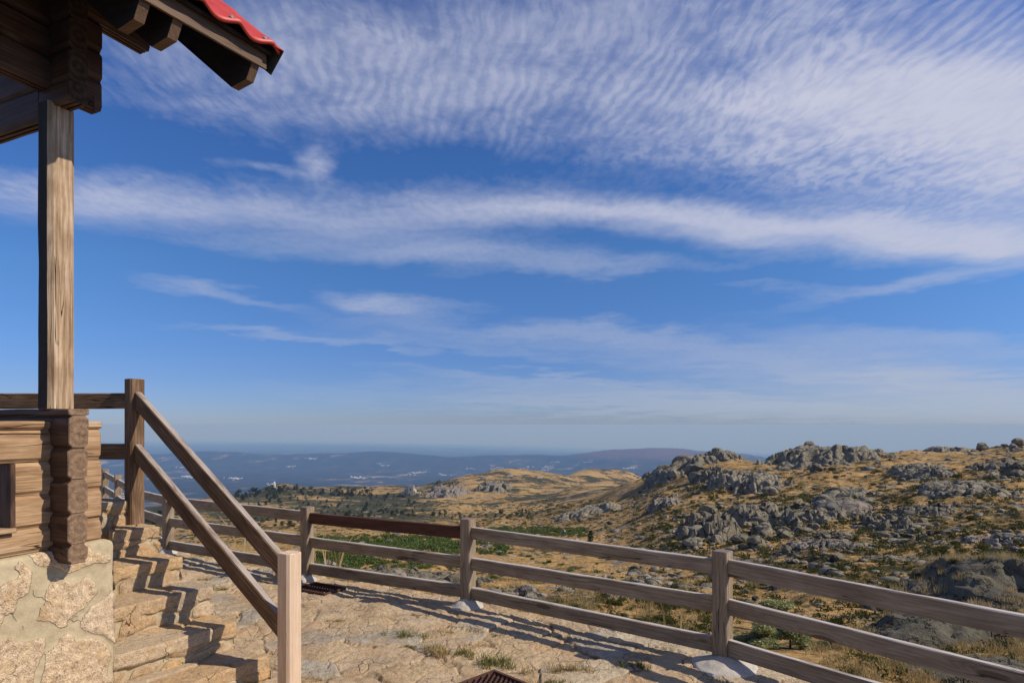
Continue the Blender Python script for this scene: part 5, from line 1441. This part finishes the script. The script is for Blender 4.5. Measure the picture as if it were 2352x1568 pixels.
# ------------------------------------------------------------------ trees
def cone_mesh(name, segs, mat, sides=7):
    """segs: list of (p0, r0, p1, r1)"""
    vs, fs = [], []
    for p0, r0, p1, r1 in segs:
        p0 = Vector(p0); p1 = Vector(p1); ax = (p1 - p0).normalized(); a = ax.orthogonal().normalized(); b_ = ax.cross(a); s = len(vs)
        for (p, r) in ((p0, r0), (p1, r1)):
            for q in range(sides):
                t = q * math.tau / sides; vs.append(p + (a * math.cos(t) + b_ * math.sin(t)) * r)
        for q in range(sides): fs.append((s + q, s + (q + 1) % sides, s + sides + (q + 1) % sides, s + sides + q))
    me = bpy.data.meshes.new(name); me.from_pydata([tuple(v) for v in vs], [], fs); me.materials.append(mat); me.update()
    return me
def pine_proto(seed, style, nleaf, leaf, mat):
    r_ = np.random.RandomState(seed); segs = [((0, 0, -.05), .028, (r_.normal() * .01, r_.normal() * .01, .95), .006)]; out = []
    if style == 'cone':
        lay = 13
        for i in range(lay):
            z = .14 + .82 * i / lay; R_ = (.26 * (1 - (z - .1) / .95) ** .8 + .02)
            for q in range(6):
                a = r_.uniform(0, 6.28); L_ = R_ * r_.uniform(.65, 1.15)
                e1_ = (L_ * math.cos(a), L_ * math.sin(a), z + .05 * r_.normal() + .02)
                segs.append(((0, 0, z), .007, e1_, .002))
                for t in (.45, .75, 1.0):
                    out.append(leafcloud(r_, (e1_[0] * t, e1_[1] * t, z + (e1_[2] - z) * t), (.055 * (1.2 - t * .4), .055, .032), int(nleaf / (lay * 18)), leaf))
    else:
        for i in range(11):
            z = r_.uniform(.35, .95); a = r_.uniform(0, 6.28); L_ = .30 * (1.15 - z) * r_.uniform(.7, 1.2) + .04
            e1_ = (L_ * math.cos(a), L_ * math.sin(a), z)
            segs.append(((0, 0, z - .15), .010, e1_, .003))
            out.append(leafcloud(r_, e1_, (.15, .15, .09), nleaf // 11, leaf))
    return cone_mesh('trunk', segs, M['bark'], 5), tri_mesh('crown', np.concatenate(out), mat)
PP = [pine_proto(400 + i, 'cone' if i < 2 else 'round', 1500, .045, M['pine']) for i in range(5)]
SP = [pine_proto(430 + i, 'round', 7500, .040, M['sap']) for i in range(2)]
DP = [pine_proto(440, 'cone', 5200, .032, M['pine'])]
def tree(P, h, proto, label, group, wide=1.0, cat='tree', name='pine_tree'):
    e = thing(name, P, label, cat, group); e.rotation_euler = (0, 0, rb.uniform(0, 6.28)); e.scale = (h * wide, h * wide, h)
    for nm, me in (('trunk', proto[0]), ('crown', proto[1])):
        o = bpy.data.objects.new(nm, me); C.objects.link(o); o.parent = e
    return e
P = spot(1357, 1250); tree(P, 32 * P.y / 1450, DP[0], 'single dark conical pine standing alone in the valley behind the top rail', None, 1.0)
P = spot(2020 + 90, 1236); tree(P, 22 * P.y / 1450, SP[1], 'small bright green pine sapling on the right slope above the rail', None, 1.4)
P = spot(2040 + 118, 1248); 
tree(spot(2215, 1232), 20 * spot(2215, 1232).y / 1450, SP[0], 'second small green pine sapling further right on the slope', None, 1.4)
tree(spot(2330, 1062), 14 * spot(2330, 1062).y / 1450, SP[0], 'tiny pine on the slope below the right end of the skyline', None, 1.4)
for (x, Y, h, lab) in ((1742, 10.5, .80, 'pale green young pine behind the lower rails just right of the third post'), (1815, 11.2, .62, 'smaller young pine right of the pale green one behind the lower rails'),
                       (1790, 14.5, 1.1, 'grey green young pine seen between the upper rails right of the third post')):
    X = (x - 1176) / 1450 * Y; z = float(land(np.array([X]), np.array([Y]), False)[0]); ztop = {1742: 1436, 1815: 1468, 1790: 1382}[x]
    zt_ = 1.6 - (ztop - HZ) / 1450 * Y
    tree(Vector((X, Y, z - .25)), max(.7, zt_ - z + .25), SP[x % 2], lab, None, 1.6)
TR = [
    (540, 650, 1128, 1150, 11, 44, 'dark pine in the wood on the left hill by the white tower', 'pines on the left hill'),
    (640, 860, 1124, 1142, 11, 46, 'dark pine along the skyline of the wooded hill right of the white tower', 'pines along the wooded skyline'),
    (540, 960, 1138, 1185, 8, 110, 'small pine scattered over the wooded golden hill', 'pines scattered on the wooded hill'),
    (800, 1000, 1128, 1150, 7, 24, 'pine near the small stone castle-like building', 'pines near the stone building'),
    (1000, 1070, 1110, 1118, 5, 16, 'tiny pine on the ridge line above the rocky cliff', 'pines on the cliff ridge'),
    (760, 1240, 1178, 1192, 10, 60, 'slender pine in the narrow belt of trees across the valley', 'pines of the valley belt'),
    (520, 700, 1180, 1215, 13, 20, 'pine at the left edge of the valley seen under the handrail', 'pines seen under the handrail'),
    (330, 420, 1185, 1215, 16, 16, 'bushy green pine beyond the fence corner behind the stairs', 'pines beyond the fence corner'),
]
for (x0, x1, y0, y1, hp, cnt, label, grp) in TR:
    for q in range(cnt):
        P = spot(rb.uniform(x0, x1), rb.uniform(y0, y1)); h = hp * rb.uniform(.6, 1.35) * P.y / 1450
        tree(P - Vector((0, 0, h * .05)), h, PP[rb.randrange(5)], label, grp, rb.uniform(1.1, 1.7))
# bare burnt trees
def bare_proto(seed):
    r_ = np.random.RandomState(seed); segs = [((0, 0, -.1), .030, (.02, 0, .5), .018), ((.02, 0, .5), .018, (.0, .02, 1.0), .004)]
    for i in range(14):
        z = r_.uniform(.25, .9); a = r_.uniform(0, 6.28); L_ = .28 * (1.1 - z)
        e1_ = Vector((L_ * math.cos(a), L_ * math.sin(a), z + L_ * .7)); segs.append(((0.01, 0, z), .009, e1_, .003))
        segs.append((e1_ * 1, .003, e1_ + Vector((r_.normal() * .06, r_.normal() * .06, .08)), .001))
    return cone_mesh('bare_tree', segs, M['dead'], 5)
BP = [bare_proto(9), bare_proto(10)]
for (x0, x1, y0, y1, hp, cnt, label, grp) in ((960, 1150, 1182, 1192, 9, 60, 'bare grey burnt tree in the belt across the valley', 'bare trees of the valley belt'),
                                             (1400, 1500, 1210, 1232, 16, 5, 'thin bare sapling on the valley floor right of the lone pine', 'bare saplings near the lone pine')):
    for q in range(cnt):
        P = spot(rb.uniform(x0, x1), rb.uniform(y0, y1)); h = hp * rb.uniform(.6, 1.3) * P.y / 1450
        o = bpy.data.objects.new('bare_tree', rb.choice(BP)); C.objects.link(o); o.location = P; o.scale = (h, h, h); o.rotation_euler = (0, 0, rb.uniform(0, 6.28))
        tag(o, label, 'tree', grp)

# ------------------------------------------------------------------ buildings far off
m, k, b = new_mat('whitewash'); b.inputs['Base Color'].default_value = (.78, .76, .72, 1); b.inputs['Roughness'].default_value = .8; M['white'] = m
m, k, b = new_mat('grey_rubble'); p = k.node('ShaderNodeNewGeometry').outputs['Position']
k.l.new(k.ramp(k.noise(p, .5, 6, .7), [(.3, (.24, .21, .17)), (.7, (.48, .43, .36))]), b.inputs['Base Color']); b.inputs['Roughness'].default_value = .9; M['rubble'] = m
m, k, b = new_mat('dark_opening'); b.inputs['Base Color'].default_value = (.03, .03, .035, 1); M['dark'] = m
m, k, b = new_mat('roof_tiles'); b.inputs['Base Color'].default_value = (.35, .16, .09, 1); M['rooft'] = m
def bx(vs, fs, x0, x1, y0, y1, z0, z1):
    s = len(vs)
    vs.extend([(x0, y0, z0), (x1, y0, z0), (x1, y1, z0), (x0, y1, z0), (x0, y0, z1), (x1, y0, z1), (x1, y1, z1), (x0, y1, z1)])
    fs.extend([(s, s + 3, s + 2, s + 1), (s + 4, s + 5, s + 6, s + 7), (s, s + 1, s + 5, s + 4), (s + 1, s + 2, s + 6, s + 5), (s + 2, s + 3, s + 7, s + 6), (s + 3, s, s + 4, s + 7)])
P = spot(633, 1124)
tw = thing('hill_tower', P, 'tiny white tower on a low base crowning the left wooded hill', 'tower')
vs, fs = [], []; bx(vs, fs, -2.8, 2.2, -2, 2, -3, 1.6); mesh_obj('base', vs, fs, M['rubble'], tw, P)
vs, fs = [], []; bx(vs, fs, -2.6, -.7, -1, 1, 1.6, 8.2); mesh_obj('shaft', vs, fs, M['white'], tw, P)
o = bpy.data.objects.new('lantern', cone_mesh('lantern', [((-1.65, 0, 8.2), .9, (-1.65, 0, 9.4), .8), ((-1.65, 0, 9.4), 1.1, (-1.65, 0, 10.2), .1)], M['white'], 10)); C.objects.link(o); o.parent = tw
P = spot(950, 1136)
cs = thing('stone_house', P, 'small pale stone castle-like house with a squat turret on the ridge at centre left', 'house')
vs, fs = [], []; bx(vs, fs, -12, 3, -6, 6, -6, 4.5); bx(vs, fs, 3, 9, -5, 5, -6, 2.2)
mesh_obj('wall', vs, fs, M['rubble'], cs, P)
vs, fs = [], []; bx(vs, fs, -6.0, 1.0, -7.0, 0, -6, 11.0)
for i in range(4): bx(vs, fs, -6.2 + i * 2.0, -5.1 + i * 2.0, -7.2, -6.2, 11.0, 12.2)
mesh_obj('turret', vs, fs, M['rubble'], cs, P)
vs, fs = [(-12.4, -6.4, 4.5), (3.2, -6.4, 4.5), (3.2, 6.4, 4.5), (-12.4, 6.4, 4.5), (-10, 0, 7.4), (1, 0, 7.4)], [(0, 1, 5, 4), (2, 3, 4, 5), (1, 2, 5), (3, 0, 4)]
mesh_obj('roof', vs, fs, M['rubble'], cs, P)
for (x0, x1, z0, z1) in ((-10, -8.6, 0, 2), (-3.6, -2, 5.5, 8), (4.5, 5.8, -1, 1)):
    vs, fs = [], []; yy_ = -7.1 if x0 == -3.6 else (-6.1 if x0 < 0 else -5.1); bx(vs, fs, x0, x1, yy_, yy_ + .3, z0, z1); mesh_obj('window', vs, fs, M['dark'], cs, P)
for (x, y, lab) in ((1172, 1092, 'tiny pale hut on the golden hilltop crest'), (1240, 1096, 'second tiny pale hut lower on the crest to the right')):
    P = spot(x, y + 4); hut = thing('summit_hut', P, lab, 'hut')
    vs, fs = [], []; bx(vs, fs, -4, 4, -3, 3, -2, 1.5); mesh_obj('wall', vs, fs, M['rubble'], hut, P)
    vs, fs = [(-4.3, -3.3, 1.5), (4.3, -3.3, 1.5), (4.3, 3.3, 1.5), (-4.3, 3.3, 1.5), (-4, 0, 2.8), (4, 0, 2.8)], [(0, 1, 5, 4), (2, 3, 4, 5), (1, 2, 5), (3, 0, 4)]
    mesh_obj('roof', vs, fs, M['rubble'], hut, P)
# far towns in the lowland: specks of white houses
r_ = np.random.RandomState(4); vs = []; fs = []
yl = np.exp(np.linspace(math.log(3300), math.log(24000), 500))
def spot_far(x, y):
    X = (x - 1176) / 1450 * yl; z = land(X, yl, False); rows_ = HZ - 1450 * (z - 1.6) / yl
    ok = np.where(rows_ <= y)[0]; kk = int(ok[0]) if len(ok) else -1
    return X[kk], yl[kk], z[kk]
for (cx, cy, sx_, sy_, cnt) in ((1190, 1078, 130, 7, 120), (1000, 1085, 90, 6, 60), (720, 1053, 22, 2, 22), (1290, 1062, 40, 3, 22), (660, 1072, 30, 3, 14), (820, 1098, 70, 4, 26), (460, 1075, 60, 5, 40), (410, 1095, 60, 6, 30), (265, 1135, 16, 10, 40),
                                (285, 1150, 20, 6, 20), (520, 1098, 60, 5, 26), (900, 1066, 80, 4, 16), (620, 1110, 40, 4, 14), (1420, 1075, 50, 6, 24)):
    for q in range(cnt):
        if q % 12 == 0: ccx, ccy = cx + r_.normal() * sx_ * .5, cy + r_.normal() * sy_ * .5
        X, Y, Z = spot_far(ccx + r_.normal() * 7, ccy + r_.normal() * .9)
        w = r_.uniform(5, 12); d = r_.uniform(5, 10); h = r_.uniform(3, 8)
        bx(vs, fs, X - w, X + w, Y - d, Y + d, Z - 8, Z + h)
tag(mesh_obj('distant_towns', vs, fs, M['white']), 'countless white houses of far towns spread over the hazy lowland', 'distant towns', kind='stuff')

# ------------------------------------------------------------------ the air between here and the far ranges
m = bpy.data.materials.new('haze_air'); m.use_nodes = True; t = m.node_tree; t.nodes.clear()
pv = t.nodes.new('ShaderNodeVolumePrincipled'); ou = t.nodes.new('ShaderNodeOutputMaterial')
pv.inputs['Color'].default_value = (.22, .41, .80, 1); pv.inputs['Absorption Color'].default_value = (.608, .49, 0, 1); pv.inputs['Density'].default_value = 7.0e-5; pv.inputs['Anisotropy'].default_value = 0.0
t.links.new(pv.outputs[0], ou.inputs['Volume'])
vs, fs = [], []; bx(vs, fs, -113000, 113000, -24000, 113000, -4200, 9)
tag(mesh_obj('haze', vs, fs, m), 'thin blue haze over the lowland', 'haze', kind='stuff')
